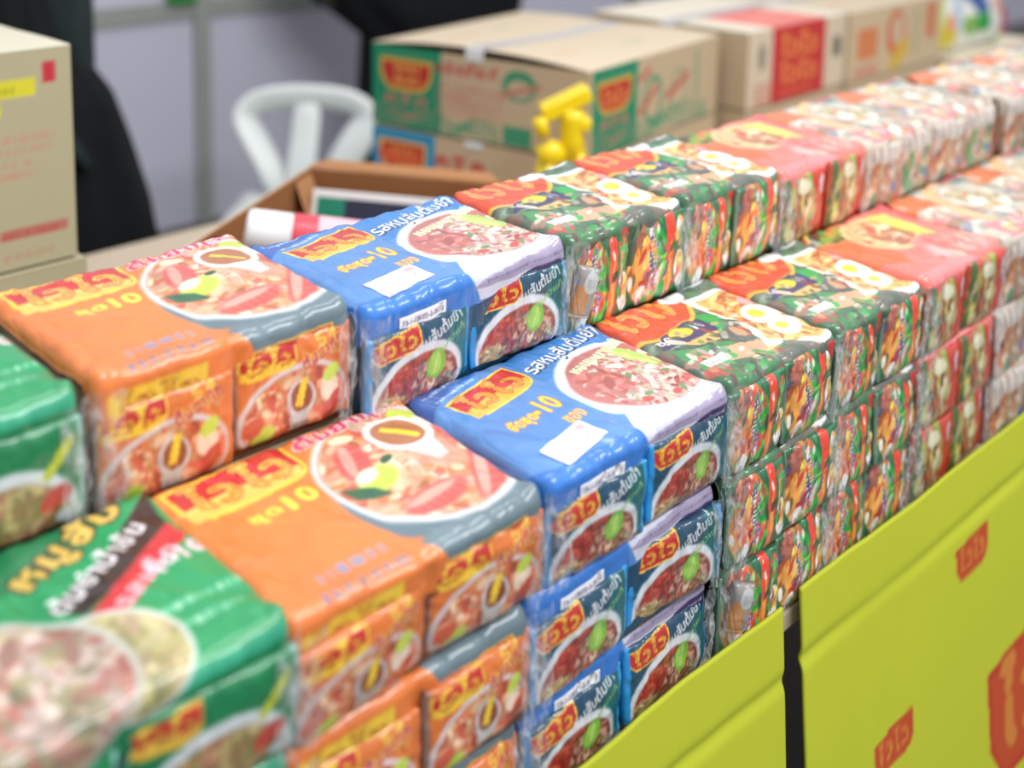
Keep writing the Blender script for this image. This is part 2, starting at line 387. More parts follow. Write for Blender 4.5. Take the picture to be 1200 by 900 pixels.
def blue_top():
    B = rgb(72, 134, 206); c = Canvas(0, -13, 35, 26, 12, B)
    c.a[:] = c.a * .6 + np.where(((c.Y > 15) & (c.X > 16))[..., None], rgb(20, 120, 210), rgb(92, 138, 206)) * .4
    c.poly([(0, 26), (0, 17.5), (6, 20.5), (14, 22), (35, 25), (35, 26)], rgb(44, 84, 170), .7)
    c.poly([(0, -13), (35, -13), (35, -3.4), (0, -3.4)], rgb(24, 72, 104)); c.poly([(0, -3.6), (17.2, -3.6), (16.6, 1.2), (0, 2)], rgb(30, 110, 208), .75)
    # white plate of minced pork
    c.poly([(16.4, 1.2), (18, -3.0), (35, -3.0), (35, 8), (20, 8)], rgb(206, 208, 228)); c.ell(26.6, 9.5, 11.0, 8.6, rgb(240, 240, 246), .0, 1, .05)
    c.ell(26.8, 9.6, 9.8, 7.3, rgb(188, 110, 104)); cl = c.mask_ell(26.8, 9.6, 9.7, 7.2)
    c.food(27.5, 8.2, 8.5, 6.2, TOPMEAT + [rgb(240, 228, 214), rgb(226, 190, 184)], 760, .6, 8, cl, (1, 3.2)); c.food(22, 10.5, 3.0, 4.0, [rgb(190, 104, 98), rgb(200, 124, 116), rgb(180, 90, 84)], 80, 1.0, 9, cl)
    c.food(31.5, 6.0, 3.5, 3.4, MEAT + TOPMEAT*2, 110, .6, 10, cl)
    for k, (x, y) in enumerate(((24, 5.2), (29, 3.8), (33.5, 11.5), (30.5, 7.6), (25.5, 9.4))): c.ell(x, y, .8, .4, rgb(96, 140, 84), k, .9, .3, cl)
    for k, (x, y) in enumerate(((22.8, 4.4), (27.5, 3.6), (31.5, 5))): c.ell(x, y, 1.0, .5, rgb(214, 70, 66), .3*k, .9, .3, cl)
    c.ell(30.4, 12.6, 3.9, 1.35, rgb(166, 204, 84), -1.2, 1, .1, cl); c.ell(30.0, 12.7, 3.5, .75, rgb(206, 226, 130), -1.2, .8, .2, cl)
    # word along the back edge and the green one under it
    c.text('รสหมูสับต้มยำ', 16.9, 15.4, 16.8, 4.2, rgb(30, 50, 100), .17, 1); c.text('รสหมูสับต้มยำ', 16.7, 15.7, 16.8, 4.2, WHITE, .17, 1)
    c.text('หอมมะนาวแท้', 20.4, 12.9, 12.8, 2.2, rgb(186, 220, 150), .22, 2, rgb(240, 244, 236), 3)
    badge(c, 3.6, 13.6, 12.2, 5.0, .16, letter=rgb(244, 180, 60), lower=rgb(244, 176, 60))
    c.text('จัดชุด', 4.6, 8.3, 4.9, 2.7, rgb(250, 206, 50), .1, 3, rgb(232, 104, 70), 3)
    c.text('-10', 9.2, 9.0, 4.9, 3.6, rgb(250, 208, 50), .1, 3, rgb(232, 104, 70), 3)
    c.text('ซอง', 11.2, 6.2, 3.4, 1.8, rgb(250, 190, 60), .1, 3, rgb(232, 104, 70), 3)
    c.lines(1.5, 20.4, 9, .8, 1, rgb(226, 234, 246), .2, 3); c.lines(2.5, 19, 9, .7, 1, rgb(226, 234, 246), .2, 4)
    # the printed strip along the front right edge
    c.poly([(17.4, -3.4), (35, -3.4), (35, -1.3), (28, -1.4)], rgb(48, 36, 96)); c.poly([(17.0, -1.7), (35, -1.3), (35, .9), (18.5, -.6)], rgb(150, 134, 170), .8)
    c.lines(19, -1.1, 15.6, .5, 1, rgb(90, 80, 110), .03, 5, .7); c.lines(24, -2.4, 10.4, .6, 1, rgb(220, 216, 232), .0, 6, .8); c.lines(29.5, .3, 5, 2.2, 4, rgb(140, 120, 130), .1, 7, .6)
    wash(c, 9); return c

def blue_packet():
    c = Canvas(0, 0, 16.6, 10.5, 14, rgb(22, 74, 104))
    c.poly([(11, 0), (16.6, 0), (16.6, 10.5), (13, 10.5)], rgb(14, 108, 118))
    c.ell(7.6, 2.2, 7.2, 5.6, rgb(222, 228, 236), .15); c.ell(7.6, 1.8, 6.4, 4.8, rgb(140, 62, 48), .15)
    cl = c.mask_ell(7.6, 1.8, 6.3, 4.7, .15); c.food(7.6, 1.6, 6.4, 4.8, MEAT, 420, .5, 12, cl, (1, 3.5))
    c.food(4.6, 4.1, 2.4, 1.3, [rgb(190, 56, 44), rgb(170, 40, 36), rgb(206, 80, 60)], 40, .7, 13, cl); c.food(3.2, .8, 2.4, 1.5, NUT, 90, .55, 14, cl); c.food(10, 1.0, 3.4, 1.5, MEAT + NUT, 60, .6, 15, cl)
    c.ell(10.2, 4.5, 1.5, 1.95, rgb(120, 190, 60), -.2, 1, .1); c.ell(10.0, 4.5, 1.0, 1.5, rgb(160, 214, 84), -.2, 1, .15); c.stroke([(9.8, 3.2), (10.6, 5.8)], .12, rgb(206, 232, 150))
    badge(c, .7, 7.2, 7.0, 2.7, .06, letter=rgb(250, 200, 50))
    c.text('หมูสับต้มยำ', 7.6, 5.9, 8.2, 3.0, WHITE, .3, 1); c.text('มะนาวแท้', 10.0, 5.2, 6, 1.3, rgb(150, 206, 110), .38, 1)
    c.rect(0, 0, .7, 10.5, rgb(30, 150, 226)); c.rect(15.7, 0, 16.6, 10.5, rgb(34, 160, 230)); c.lines(12.6, .4, 2.6, 1.6, 4, rgb(206, 220, 230), .1, 3, .7)
    wash(c, 13); return c

def green_top():
    G = rgb(10, 150, 84); c = Canvas(0, -13, 32, 26, 10, G)
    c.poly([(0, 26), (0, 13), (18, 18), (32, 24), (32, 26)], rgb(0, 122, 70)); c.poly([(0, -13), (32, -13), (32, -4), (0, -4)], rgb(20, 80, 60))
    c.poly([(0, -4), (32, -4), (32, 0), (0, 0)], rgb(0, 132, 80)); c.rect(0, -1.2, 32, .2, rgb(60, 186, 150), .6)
    c.poly([(17, 13), (24, 16.5), (31.6, 22.6), (30.6, 16.6), (19, 10.6)], rgb(44, 24, 22)); c.poly([(19.2, 10.4), (30.8, 17.3), (31.3, 14.7), (20.4, 8.0)], rgb(206, 30, 44))
    c.text('หมูสับ', 17.2, 15.0, 13.6, 4.6, rgb(214, 178, 74), .42, 3, rgb(50, 36, 20), 4); c.text('ต้มยำน้ำข้น', 17.8, 11.4, 13.2, 2.8, rgb(240, 236, 240), .5, 2)
    c.text('รสเด็ด', 22.0, 8.9, 9, 2.4, rgb(246, 186, 196), .5, 2)
    c.text('ชุด', 25.6, 11.0, 3.4, 2.0, rgb(240, 206, 222), .1, 3); c.text('10', 29.2, 11.6, 2.8, 2.4, rgb(246, 200, 214), .1, 3)
    for k in range(2): c.lines(22.8 + k*.6, 6.6 - k*2.4, 8.2, 1.3, 1, rgb(176, 226, 196), -.03, 20 + k)
    c.ell(18.0, 4.4, 6.4, 6.2, rgb(200, 206, 200)); c.ell(18.0, 4.3, 5.9, 5.7, rgb(180, 170, 120)); c.food(18, 4.2, 6, 6, [rgb(184, 174, 112), rgb(200, 188, 140), rgb(164, 150, 96), rgb(196, 166, 130), rgb(130, 132, 76)], 200, 1.1, 31, c.mask_ell(18, 4.3, 5.8, 5.6))
    c.ell(9.6, 5.4, 10.2, 9.2, rgb(190, 194, 186)); c.ell(9.6, 5.2, 9.6, 8.6, rgb(176, 146, 124))
    cl = c.mask_ell(9.6, 5.2, 9.5, 8.5); c.food(9.6, 5, 9.6, 8.6, [rgb(190, 166, 152), rgb(180, 130, 114), rgb(206, 190, 174), rgb(166, 96, 86), rgb(176, 166, 120), rgb(130, 128, 92), rgb(200, 176, 168)], 480, 1.1, 30, cl)
    wash(c, 21); return c

def green_packet():
    c = Canvas(0, 0, 15.5, 10.5, 10, rgb(6, 128, 72))
    c.ell(7.8, 1.4, 7.0, 6.0, rgb(222, 230, 236), .1); c.ell(7.8, 1.0, 6.2, 5.1, rgb(160, 136, 80), .1)
    c.food(7.8, 1, 6.2, 5, [rgb(176, 150, 90), rgb(206, 186, 120), rgb(150, 110, 70), rgb(120, 120, 60), rgb(196, 130, 100)], 220, .8, 40, c.mask_ell(7.8, 1, 6.1, 5, .1))
    badge(c, .6, 7.2, 5.6, 2.7, 0, body=RED, letter=rgb(250, 206, 60), lower=rgb(240, 190, 60)); c.stroke([(11.6, 5.6), (14, 8.6)], 1.0, rgb(196, 206, 50)); c.ell(12.6, 3.4, 1.6, 1.1, rgb(206, 60, 50), .5, 1, .2)
    c.rect(0, 0, .6, 10.5, rgb(60, 180, 140)); c.rect(14.9, 0, 15.5, 10.5, rgb(120, 190, 170)); c.ell(14, 1.2, 1.2, .9, rgb(206, 220, 226)); wash(c, 22); return c

def quick_top():
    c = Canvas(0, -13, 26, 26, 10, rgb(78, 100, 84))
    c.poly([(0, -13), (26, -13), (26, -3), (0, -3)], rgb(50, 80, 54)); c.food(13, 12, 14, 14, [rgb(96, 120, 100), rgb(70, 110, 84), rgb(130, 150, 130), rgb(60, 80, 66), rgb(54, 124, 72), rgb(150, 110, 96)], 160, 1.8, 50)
    c.poly([(0, 22), (0, 15), (3, 13.4), (14, 15.8), (16.4, 19), (15, 26), (0, 26)], rgb(226, 74, 36)); c.stroke([(0, 14.6), (3.4, 13.2), (13.4, 15.2), (16.4, 18.4)], .7, rgb(246, 180, 60))
    c.text('ไวไว', .8, 15.8, 13.2, 7.2, rgb(246, 176, 70), .1, 4, rgb(206, 40, 36), 3, stripes=rgb(226, 110, 50))
    c.poly([(1, 10.8), (13.5, 10.6), (14.6, 13.4), (12, 15.0), (4, 13.6)], rgb(62, 56, 104)); c.ell(7.4, 12.9, 2.2, 1.2, rgb(236, 206, 40)); c.text('ชุด', 1.9, 11.1, 3.4, 1.9, WHITE, .1, 2); c.text('10', 10.0, 12.0, 2.6, 1.8, rgb(214, 214, 236), .1, 2)
    c.poly([(4.6, 10.4), (14, 10.6), (11.5, 8.4), (6, 8.9)], rgb(236, 176, 104)); c.poly([(2, 10.4), (5, 8.6), (13, 7.2), (13, 5.8), (1, 7)], rgb(62, 140, 80))
    c.poly([(13.4, 15.5), (18, 13), (16.4, 7), (11, 7.4), (13, 10.6)], rgb(34, 166, 72)); c.poly([(10, 9.4), (16, 11), (17.5, 3), (12, 1.6)], rgb(86, 92, 84))
    c.poly([(3.5, 7.0), (12.5, 6.2), (22, .2), (19, -1), (5, 3.8)], rgb(226, 160, 124)); c.text('รส', 5.2, 5.4, 2.6, 2.0, rgb(232, 224, 226), 0, 2, rgb(100, 60, 80), 3)
    c.poly([(0, 4.2), (5, 4.2), (17, .2), (17, -2.4), (0, -2.4)], rgb(64, 112, 78)); c.food(9, 0, 9, 3, [rgb(150, 110, 96), rgb(60, 90, 70), rgb(54, 136, 72), rgb(120, 130, 110), rgb(120, 60, 54)], 70, 1.2, 57); c.stroke([(9, 2.6), (19, 3.4)], .5, rgb(214, 214, 120)); c.ell(2.4, 3.4, 2.2, 1.6, rgb(196, 80, 70), .2, .9, .2)
    # plate of fried noodles with eggs
    c.poly([(16, 19.4), (25, 18.4), (26, 1), (22, -.4), (13.4, 3.4), (15.6, 9)], rgb(236, 238, 236)); c.poly([(17.2, 18.2), (25.5, 17.2), (26, 2), (21.6, .8), (15.0, 4.4), (16.8, 9.4)], rgb(226, 176, 100))
    cm = np.zeros((c.h, c.w)); cm[(c.X > 16.3) & (c.X < 25.6) & (c.Y > 2) & (c.Y < 17.4)] = 1
    c.food(20.6, 9.6, 6, 8.6, NOOD + [rgb(240, 200, 130), rgb(236, 190, 150), rgb(206, 90, 60)], 200, .8, 52, cm, (2, 5))
    c.ell(21.3, 9.8, 3.3, 2.7, rgb(246, 246, 246), .4, 1, .08); c.ell(20.6, 5.6, 3.0, 2.2, rgb(242, 242, 242), .5, 1, .08); c.ell(20.8, 10.2, 1.5, 1.25, rgb(246, 206, 50), .3, 1, .12); c.ell(20.4, 5.9, 1.2, .9, rgb(244, 206, 60), .3, 1, .15)
    c.poly([(12, .8), (16.5, 3.2), (21.8, -1), (18, -2.4)], rgb(92, 100, 94), .8); c.ell(15.6, 20.8, 2.4, 1.5, rgb(232, 238, 236), 0, 1, .1); c.ell(22, 22.6, 3, 1.6, rgb(232, 238, 236), 0, 1, .1); c.ell(23.8, 13.8, 1.6, 1.2, rgb(226, 150, 150), 0, 1, .2)
    c.food(9, 7, 9, 7, [rgb(120, 140, 120), rgb(60, 84, 70), rgb(206, 150, 110), rgb(54, 150, 74), rgb(190, 80, 70), rgb(206, 196, 180)], 70, 1.0, 58); c.rect(2.2, 4.4, 6.8, 6.0, WHITE); c.rect(2.5, 4.65, 6.5, 5.75, rgb(110, 150, 120)); c.rect(2.7, 4.8, 6.3, 5.6, rgb(222, 232, 226)); c.lines(3, 5.0, 3, .4, 1, rgb(80, 90, 90), 0, 2)
    c.rect(10.6, -3, 12.4, -.6, rgb(206, 50, 44)); c.rect(22.6, -3, 24.4, -.6, rgb(206, 50, 44)); wash(c, 33); return c

def quick_packet(seed=0, bright=1.28):
    c = Canvas(0, 0, 12, 11, 11, rgb(24, 88, 56)); r = random.Random(seed)
    c.food(3.6, 5.5, 3.6, 6, [x * np.array([.92, .8, .7]) for x in NOOD], 160, .8, 60 + seed, None, (3, 7), 1.45); c.food(2.6, 9.3, 2.4, 1.7, [rgb(120, 60, 50), rgb(150, 84, 70), rgb(96, 44, 40)], 40, .8, 61 + seed)
    c.food(5.8, 6.2, 1.3, 2.6, [rgb(30, 150, 60), rgb(60, 176, 50), rgb(16, 120, 50)], 26, 1.1, 62 + seed, c.mask_ell(5.9, 6.2, 1.6, 3.6)); c.food(6.0, 1.8, 1.8, 1.6, [rgb(26, 140, 56), rgb(50, 166, 60)], 14, 1.2, 63 + seed)
    c.food(4.4, 3.2, 2.4, 1.5, [rgb(206, 44, 40), rgb(176, 34, 36), rgb(220, 90, 50)], 26, .9, 64 + seed); c.ell(2.6, 1.4, .95, 1.35, rgb(220, 236, 234), -.2, 1, .12)
    c.food(4, 8, 1.4, 1.2, [rgb(240, 196, 50), rgb(232, 170, 60)], 14, .6, 65 + seed)
    c.text('รสต้มโคล้ง', 3.4, 10.2, 8.2, 2.4, rgb(66, 50, 110), -1.5, 2, rgb(222, 214, 226), 3)
    c.poly([(7.2, 0), (8.6, 0), (9.1, 11), (7.5, 11)], rgb(206, 56, 40)); c.poly([(7.2, 0), (8.5, 0), (8.7, 5), (7.4, 5)], rgb(196, 96, 46)); c.lines(8.3, .6, 9, .6, 1, rgb(240, 196, 60), 1.55, 3 + seed)
    c.rect(9.0, 0, 12, 11, rgb(30, 92, 58)); c.ell(10.6, 3.4, 1.5, 2.5, rgb(226, 230, 226), .1, 1, .08); c.ell(10.7, 3.5, 1.15, 2.1, rgb(206, 150, 76), .1); c.food(10.7, 4, 1.1, 1.5, NOOD, 30, .5, 66 + seed, c.mask_ell(10.7, 3.6, 1.1, 2.0)); c.ell(10.5, 2.1, .75, .7, WHITE, 0, 1, .15)
    c.food(10.4, 8.4, 1.3, 2, [rgb(190, 60, 50), rgb(214, 220, 220), rgb(40, 140, 60), rgb(206, 150, 80)], 16, 1.0, 67 + seed)
    c.food(5, 5.5, 5.5, 6, [rgb(214, 206, 190), rgb(40, 60, 44), rgb(206, 140, 70), rgb(180, 50, 44), rgb(60, 150, 66), rgb(86, 70, 110)], 46, .6, 69 + seed, None, (1.5, 4), 1.4)
    c.rect(0, 0, .2, 11, rgb(110, 140, 120)); wash(c, 34); c.a = np.clip(c.a * bright, 0, 1); return c

def pink_top():
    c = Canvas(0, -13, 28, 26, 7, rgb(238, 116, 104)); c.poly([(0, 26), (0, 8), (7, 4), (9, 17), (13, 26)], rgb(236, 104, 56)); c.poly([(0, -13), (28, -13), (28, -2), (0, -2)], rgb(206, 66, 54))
    c.food(5, 20, 5, 3, [rgb(60, 130, 50), rgb(150, 170, 50), rgb(80, 60, 40), rgb(190, 206, 70)], 50, 1.4, 70); c.ell(13.5, 14.5, 7.4, 6.4, rgb(226, 196, 140)); c.ell(13.5, 14.6, 6.4, 5.4, rgb(222, 170, 110))
    c.food(13.5, 14.5, 6, 5, [rgb(230, 190, 130), rgb(206, 120, 80), rgb(240, 214, 170), rgb(190, 90, 70)], 70, 1.4, 71); c.poly([(18, 20), (23, 19), (22, 9), (18, 10)], rgb(214, 210, 90)); c.ell(15, 5, 3.6, 2.4, rgb(232, 180, 180), .3, .8, .7); c.ell(23, 4, 3, 2.6, rgb(240, 206, 206), .5, .8, .7); c.food(16, 5, 10, 5, [rgb(236, 150, 140), rgb(226, 90, 80), rgb(240, 170, 150)], 40, 2, 72)
    c.poly([(23, 26), (28, 26), (28, 12), (25, 14)], rgb(232, 90, 96)); c.poly([(2, 2), (14, 2), (20, -1), (2, -1)], rgb(240, 130, 130)); wash(c, 41); return c

def pink_packet():
    c = Canvas(0, 0, 13.5, 11, 7, rgb(196, 80, 52))
    for x0, w, col in ((.2, 1.6, rgb(60, 110, 50)), (2, 1.6, rgb(206, 70, 60)), (4, 2.4, rgb(190, 120, 70)), (6.6, 1.6, rgb(150, 180, 60)), (8.4, 2, rgb(214, 60, 44)), (10.6, 2.6, rgb(226, 56, 40))): c.poly([(x0, 0), (x0+w, 0), (x0+w+.6, 11), (x0+.6, 11)], col)
    c.food(5, 5, 5, 5.5, [rgb(206, 130, 80), rgb(60, 130, 60), rgb(226, 200, 160), rgb(206, 60, 50), rgb(226, 216, 190), rgb(90, 60, 40), rgb(190, 200, 80)], 130, .9, 80, None, (1.5, 4), 1.5); c.ell(6, 9, 2, 1.2, rgb(230, 226, 190)); c.ell(11.8, 8.4, 1.1, 1.6, rgb(226, 190, 200)); wash(c, 42); return c

def white_top():
    c = Canvas(0, -13, 28, 26, 7, rgb(196, 184, 168)); c.food(14, 12, 15, 15, [rgb(214, 206, 194), rgb(184, 140, 116), rgb(200, 196, 176), rgb(150, 164, 146), rgb(218, 150, 116), rgb(206, 120, 120), rgb(140, 150, 160)], 230, 1.8, 95); c.poly([(0, 26), (0, 16), (7, 15), (9, 24), (5, 26)], rgb(222, 116, 66)); c.stroke([(9, 2), (7, 10), (10, 18), (18, 23)], 2.4, rgb(236, 186, 134)); c.ell(17, 13, 6.4, 6, rgb(232, 226, 214))
    c.food(17, 13, 6, 5.6, [rgb(206, 190, 150), rgb(230, 220, 200), rgb(150, 170, 120), rgb(220, 130, 100), rgb(214, 170, 120)], 60, 1.4, 90); c.poly([(3, 6), (14, 4), (16, 0), (3, 0)], rgb(226, 132, 140)); c.ell(24, 20, 2.4, 1.4, rgb(90, 150, 150)); c.poly([(20, 24), (27, 23), (27, 20), (21, 20.6)], rgb(206, 90, 96))
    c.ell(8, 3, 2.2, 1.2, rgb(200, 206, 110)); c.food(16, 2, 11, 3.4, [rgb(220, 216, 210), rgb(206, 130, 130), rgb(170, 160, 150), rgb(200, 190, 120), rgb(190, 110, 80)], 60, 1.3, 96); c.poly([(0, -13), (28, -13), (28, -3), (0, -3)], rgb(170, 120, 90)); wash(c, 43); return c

def white_packet(green=False):
    c = Canvas(0, 0, 13.5, 11, 7, rgb(206, 186, 170))
    c.food(6.5, 4, 6.5, 5, [rgb(206, 140, 90), rgb(180, 90, 60), rgb(226, 206, 180), rgb(150, 150, 110), rgb(214, 120, 70), rgb(170, 150, 150), rgb(120, 70, 60), rgb(220, 214, 206)] + ([rgb(60, 150, 80)] * 3 if green else []), 190, .9, 91, None, (1.5, 4), 1.5)
    c.food(6.5, 9.8, 7, 1.8, [rgb(206, 204, 198), rgb(190, 186, 182), rgb(196, 150, 130), rgb(214, 206, 196)], 60, 1.1, 97, None, (1.5, 4), 1.5); c.poly([(10.6, 0), (11.8, 0), (12.4, 9), (11.4, 9)], rgb(200, 90, 70)); c.ell(9.4, 3.4, .8, 1.0, rgb(40, 110, 190)); c.ell(3, 1.6, 1.2, 1.4, rgb(90, 150, 110)); wash(c, 44); return c

# ------------------------------------------------------------------ pack geometry
def bag_mesh(name, W, D, H, c, seed, du=.0013, dv=.0013, r=.013, drape=.045, mx=1.0):
    """wrapped bag: a rounded box swept along x, its ends gathered in. mx scales the print to the width."""
    def ar(a, b, d): return np.linspace(a, b, max(3, int(abs(b - a) / d) + 1))
    P = []; ed = []
    for z in ar(.004, H - drape, .01)[:-1]: P.append((0, z, -(H - z)))
    for z in ar(H - drape, H - r, dv)[:-1]: P.append((0, z, -(H - z)))
    for t in np.linspace(0, math.pi / 2, 14)[:-1]: P.append((r - r*math.cos(t), H - r + r*math.sin(t), (-r + (2*r) * t / (math.pi/2))))
    rb = .009
    for y in ar(r, D - rb, dv)[:-1]: P.append((y, H, y))
    for t in np.linspace(0, math.pi / 2, 8)[:-1]: P.append((D - rb + rb*math.sin(t), H - rb + rb*math.cos(t), D - rb + 2*rb*t/(math.pi/2)))
    for z in ar(H - rb, .004, .012): P.append((D, z, D + (H - z)))
    for y in ar(D - .004, .004, .03): P.append((y, 0, -H))
    P = np.array(P); nv = len(P)
    r2 = .014; ts = np.linspace(-math.pi/2, 0, 8)
    xs = np.concatenate([-W/2 + r2 + r2*np.sin(ts), ar(-W/2 + r2, W/2 - r2, du)[1:-1], W/2 - r2 + r2*np.sin(-ts[::-1])])
    ins = np.concatenate([r2*(1 - np.cos(ts)), np.zeros(len(xs) - 16), r2*(1 - np.cos(ts[::-1]))])
    nu = len(xs)
    X = np.repeat(xs[:, None], nv, 1); I = ins[:, None]
    Y = D/2 + (P[None, :, 0] - D/2) * (1 - 2*I/D); Z = H/2 + (P[None, :, 1] - H/2) * (1 - 2*I/H) ; CY = np.repeat(P[None, :, 2], nu, 0)
    topw = np.clip((P[None, :, 1] - H + r) / r, 0, 1) ** 2; frw = np.clip(1 - P[None, :, 0] / r, 0, 1) * (P[None, :, 1] > .01)
    u = X / (W/2); v = np.clip(P[None, :, 0] / D, 0, 1)
    puff = .004 * (1 - u**4) * (4*v*(1 - v)) - .003*np.exp(-((u) / .07)**2)
    S = seed * 7.3
    wr = np.abs(fbm(X*16 + Y*10 + S, Y*8 - X*3 + S, seed, 3) - .5)
    edge = np.clip(1.25 - np.minimum(np.minimum(1 - np.abs(u), 2*v + .1), 2*(1 - v) + .1) * 3, 0, 1)
    cr = np.abs(np.sin((X*1.0 + fbm(X*9 + S, Y*9, seed + 3, 2) * .1) * 75)) * edge
    wr2 = np.abs(fbm(X*38 + Y*22 + S, Y*18 - X*8 + S, seed + 21, 3) - .5)
    corner = (np.abs(u)**8)*(np.exp(-(v/.12)**2) + np.exp(-((1 - v)/.12)**2))
    dz = puff + .013*(np.minimum(.12, wr) - .06)*-1 + .006*(.2 - wr2)*(.15 + edge) + .0022*cr + .008*(fbm(X*7 + S, Y*7, seed + 9, 2) - .5) + .007*corner + .004*(v > 2)
    Z = Z + topw*dz
    Y = Y + frw*(-.003*(fbm(X*24 + S, P[None, :, 1]*14 + S, seed + 4, 3) - .5)*2 - .0015*cr) + frw*.003*np.exp(-((u)/.06)**2)
    V = np.stack([X, Y, Z], -1).reshape(-1, 3)
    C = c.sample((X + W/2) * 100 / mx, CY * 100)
    C = C.reshape(-1, 3); F = grid_faces(nu, nv, 0, True)
    V = [V]; C = [C]; n = nu*nv
    for side, sx in ((0, -1), (nu - 1, 1)):
        ring = np.arange(nv) + side*nv; prev = ring; cen = np.array([sx*(W/2 - .010), D/2, H/2])
        base = np.stack([X[side], Y[side], Z[side]], -1); rc = C[0][ring]
        for k, q in ((1, .75), (2, .4), (3, .1)):
            cx = cen + (base - cen)*q; cx[:, 0] = sx*(W/2 - .004*k)
            nz = vnoise(base[:, 1]*60 + k*5, base[:, 2]*60, seed)[:, None]
            V.append(cx); C.append(np.clip(rc*.25 + np.array([.42, .40, .38])*(.5 + .9*nz), 0, 1)); cur = np.arange(nv) + n; n += nv
            for a in range(nv):
                b = (a + 1) % nv; f = (prev[a], prev[b], cur[b], cur[a]); F.append(tuple(int(i) for i in (f if sx > 0 else f[::-1])))
            prev = cur
        F.append(tuple(int(i) for i in (prev if sx > 0 else prev[::-1])))
    me = mesh(name, np.concatenate(V), [tuple(int(i) for i in f) for f in F], np.concatenate(C)); return me

def packet_mesh(name, w, h, t, c, seed, d=.0016):
    nu = int(w/d); nv = int(h/d); a = np.linspace(-1, 1, nu)[:, None]; b = np.linspace(-1, 1, nv)[None, :]
    pil = ((1 - np.abs(a)**3.5) * (1 - np.abs(b)**3.5)) ** .6
    X = a*w/2 * (1 - .03*np.abs(b)**6) + 0*b; Z = b*h/2 * (1 - .02*np.abs(a)**4) + 0*a + h/2
    wr = np.abs(fbm(X*20 + seed, Z*30 + seed, seed, 3) - .5); fold = np.abs(np.sin((X + .25*Z + .06*fbm(X*12, Z*12, seed + 2, 2))*90)) * (np.abs(b)**3)
    wr2 = np.abs(fbm(X*45 + Z*20 + seed, Z*22 + seed, seed + 5, 3) - .5)
    Y = -t*pil - .008*(.2 - wr) - .004*(.2 - wr2) - .0016*fold
    C = c.sample((a + 1)/2*(c.x1 - c.x0) + 0*b, (b + 1)/2*(c.y1 - c.y0) + 0*a).reshape(-1, 3)
    V = np.stack([X, Y, Z], -1).reshape(-1, 3); F = grid_faces(nu, nv)
    F = [f[::-1] if False else f for f in F]
    I = np.arange(nu*nv).reshape(nu, nv); ring = np.concatenate([I[:, 0], I[-1, 1:], I[-2::-1, -1], I[0, -2:0:-1]])
    n = nu*nv; bk = V[ring].copy(); bk[:, 1] = .006; m = len(ring)
    for k in range(m): j = (k + 1) % m; F.append((int(ring[j]), int(ring[k]), n + k, n + j))
    F.append(tuple(range(n, n + m))[::-1])
    return mesh(name, np.concatenate([V, bk]), [tuple(int(i) for i in f) for f in F], np.concatenate([C, C[ring]*.8]))

def film_mesh(name, h, w, seed):
    nu, nv = 12, 26; r = np.random.default_rng(seed); a = np.linspace(0, 1, nu)[:, None]; b = np.linspace(0, 1, nv)[None, :]
    X = (a - .5)*w*(.7 + .6*fbm(b*4 + seed, a*2, seed)) ; Z = b*h + 0*a; Y = -.012*fbm(a*5 + seed, b*7, seed + 1) - .006*np.sin(a*math.pi) + 0*b
    return mesh(name, np.stack([X, Y, Z], -1).reshape(-1, 3), grid_faces(nu, nv))

def sticker_mesh(name, w, h, c, bend=0.0):
    nu, nv = int(w/.0012), int(h/.0012); a = np.linspace(0, 1, nu)[:, None]; b = np.linspace(0, 1, nv)[None, :]
    X = a*w + 0*b; Y = b*h + 0*a; Z = .0006 + bend*4*a*(1 - a) + 0*b
    C = c.sample(a*c.x1 + 0*b, b*c.y1 + 0*a).reshape(-1, 3)
    V = np.stack([X, Y, Z], -1).reshape(-1, 3); n = nu*nv; F = grid_faces(nu, nv)
    I = np.arange(n).reshape(nu, nv); ring = np.concatenate([I[:, 0], I[-1, 1:], I[-2::-1, -1], I[0, -2:0:-1]]); m = len(ring); bk = V[ring].copy(); bk[:, 2] -= .0006
    for k in range(m): j = (k + 1) % m; F.append((int(ring[j]), int(ring[k]), n + k, n + j))
    F.append(tuple(range(n, n + m))[::-1])
    return mesh(name, np.concatenate([V, bk]), [tuple(int(i) for i in f) for f in F], np.concatenate([C, C[ring]]))

from mathutils.bvhtree import BVHTree
_bvh = {}
def conform(bag_me, src, x, y, rot, front=False):
    """a copy of the flat sticker pressed onto the bag's own surface"""
    key = (bag_me.name, src.name, front)
    if key in _bvh: return _bvh[key]
    n = len(bag_me.vertices); co = np.zeros(n*3); bag_me.vertices.foreach_get('co', co)
    bv = BVHTree.FromPolygons([tuple(v) for v in co.reshape(-1, 3).tolist()], [tuple(p.vertices) for p in bag_me.polygons if len(p.vertices) == 4])
    me = src.copy(); c, q = math.cos(rot), math.sin(rot)
    for v in me.vertices:
        a, b, e = v.co; X = x + a*c - b*q; B = y + a*q + b*c
        hit = bv.ray_cast(Vector((X, -.1, B)), Vector((0, 1, 0))) if front else bv.ray_cast(Vector((X, B, .3)), Vector((0, 0, -1)))
        p = hit[0]
        if p is None: p = Vector((X, 0, B)) if front else Vector((X, B, .12))
        v.co = (X, p.y - .0006 - e, B) if front else (X, B, p.z + .0006 + e)
    me.update(); _bvh[key] = me; return me
H = .12
KIND = {}
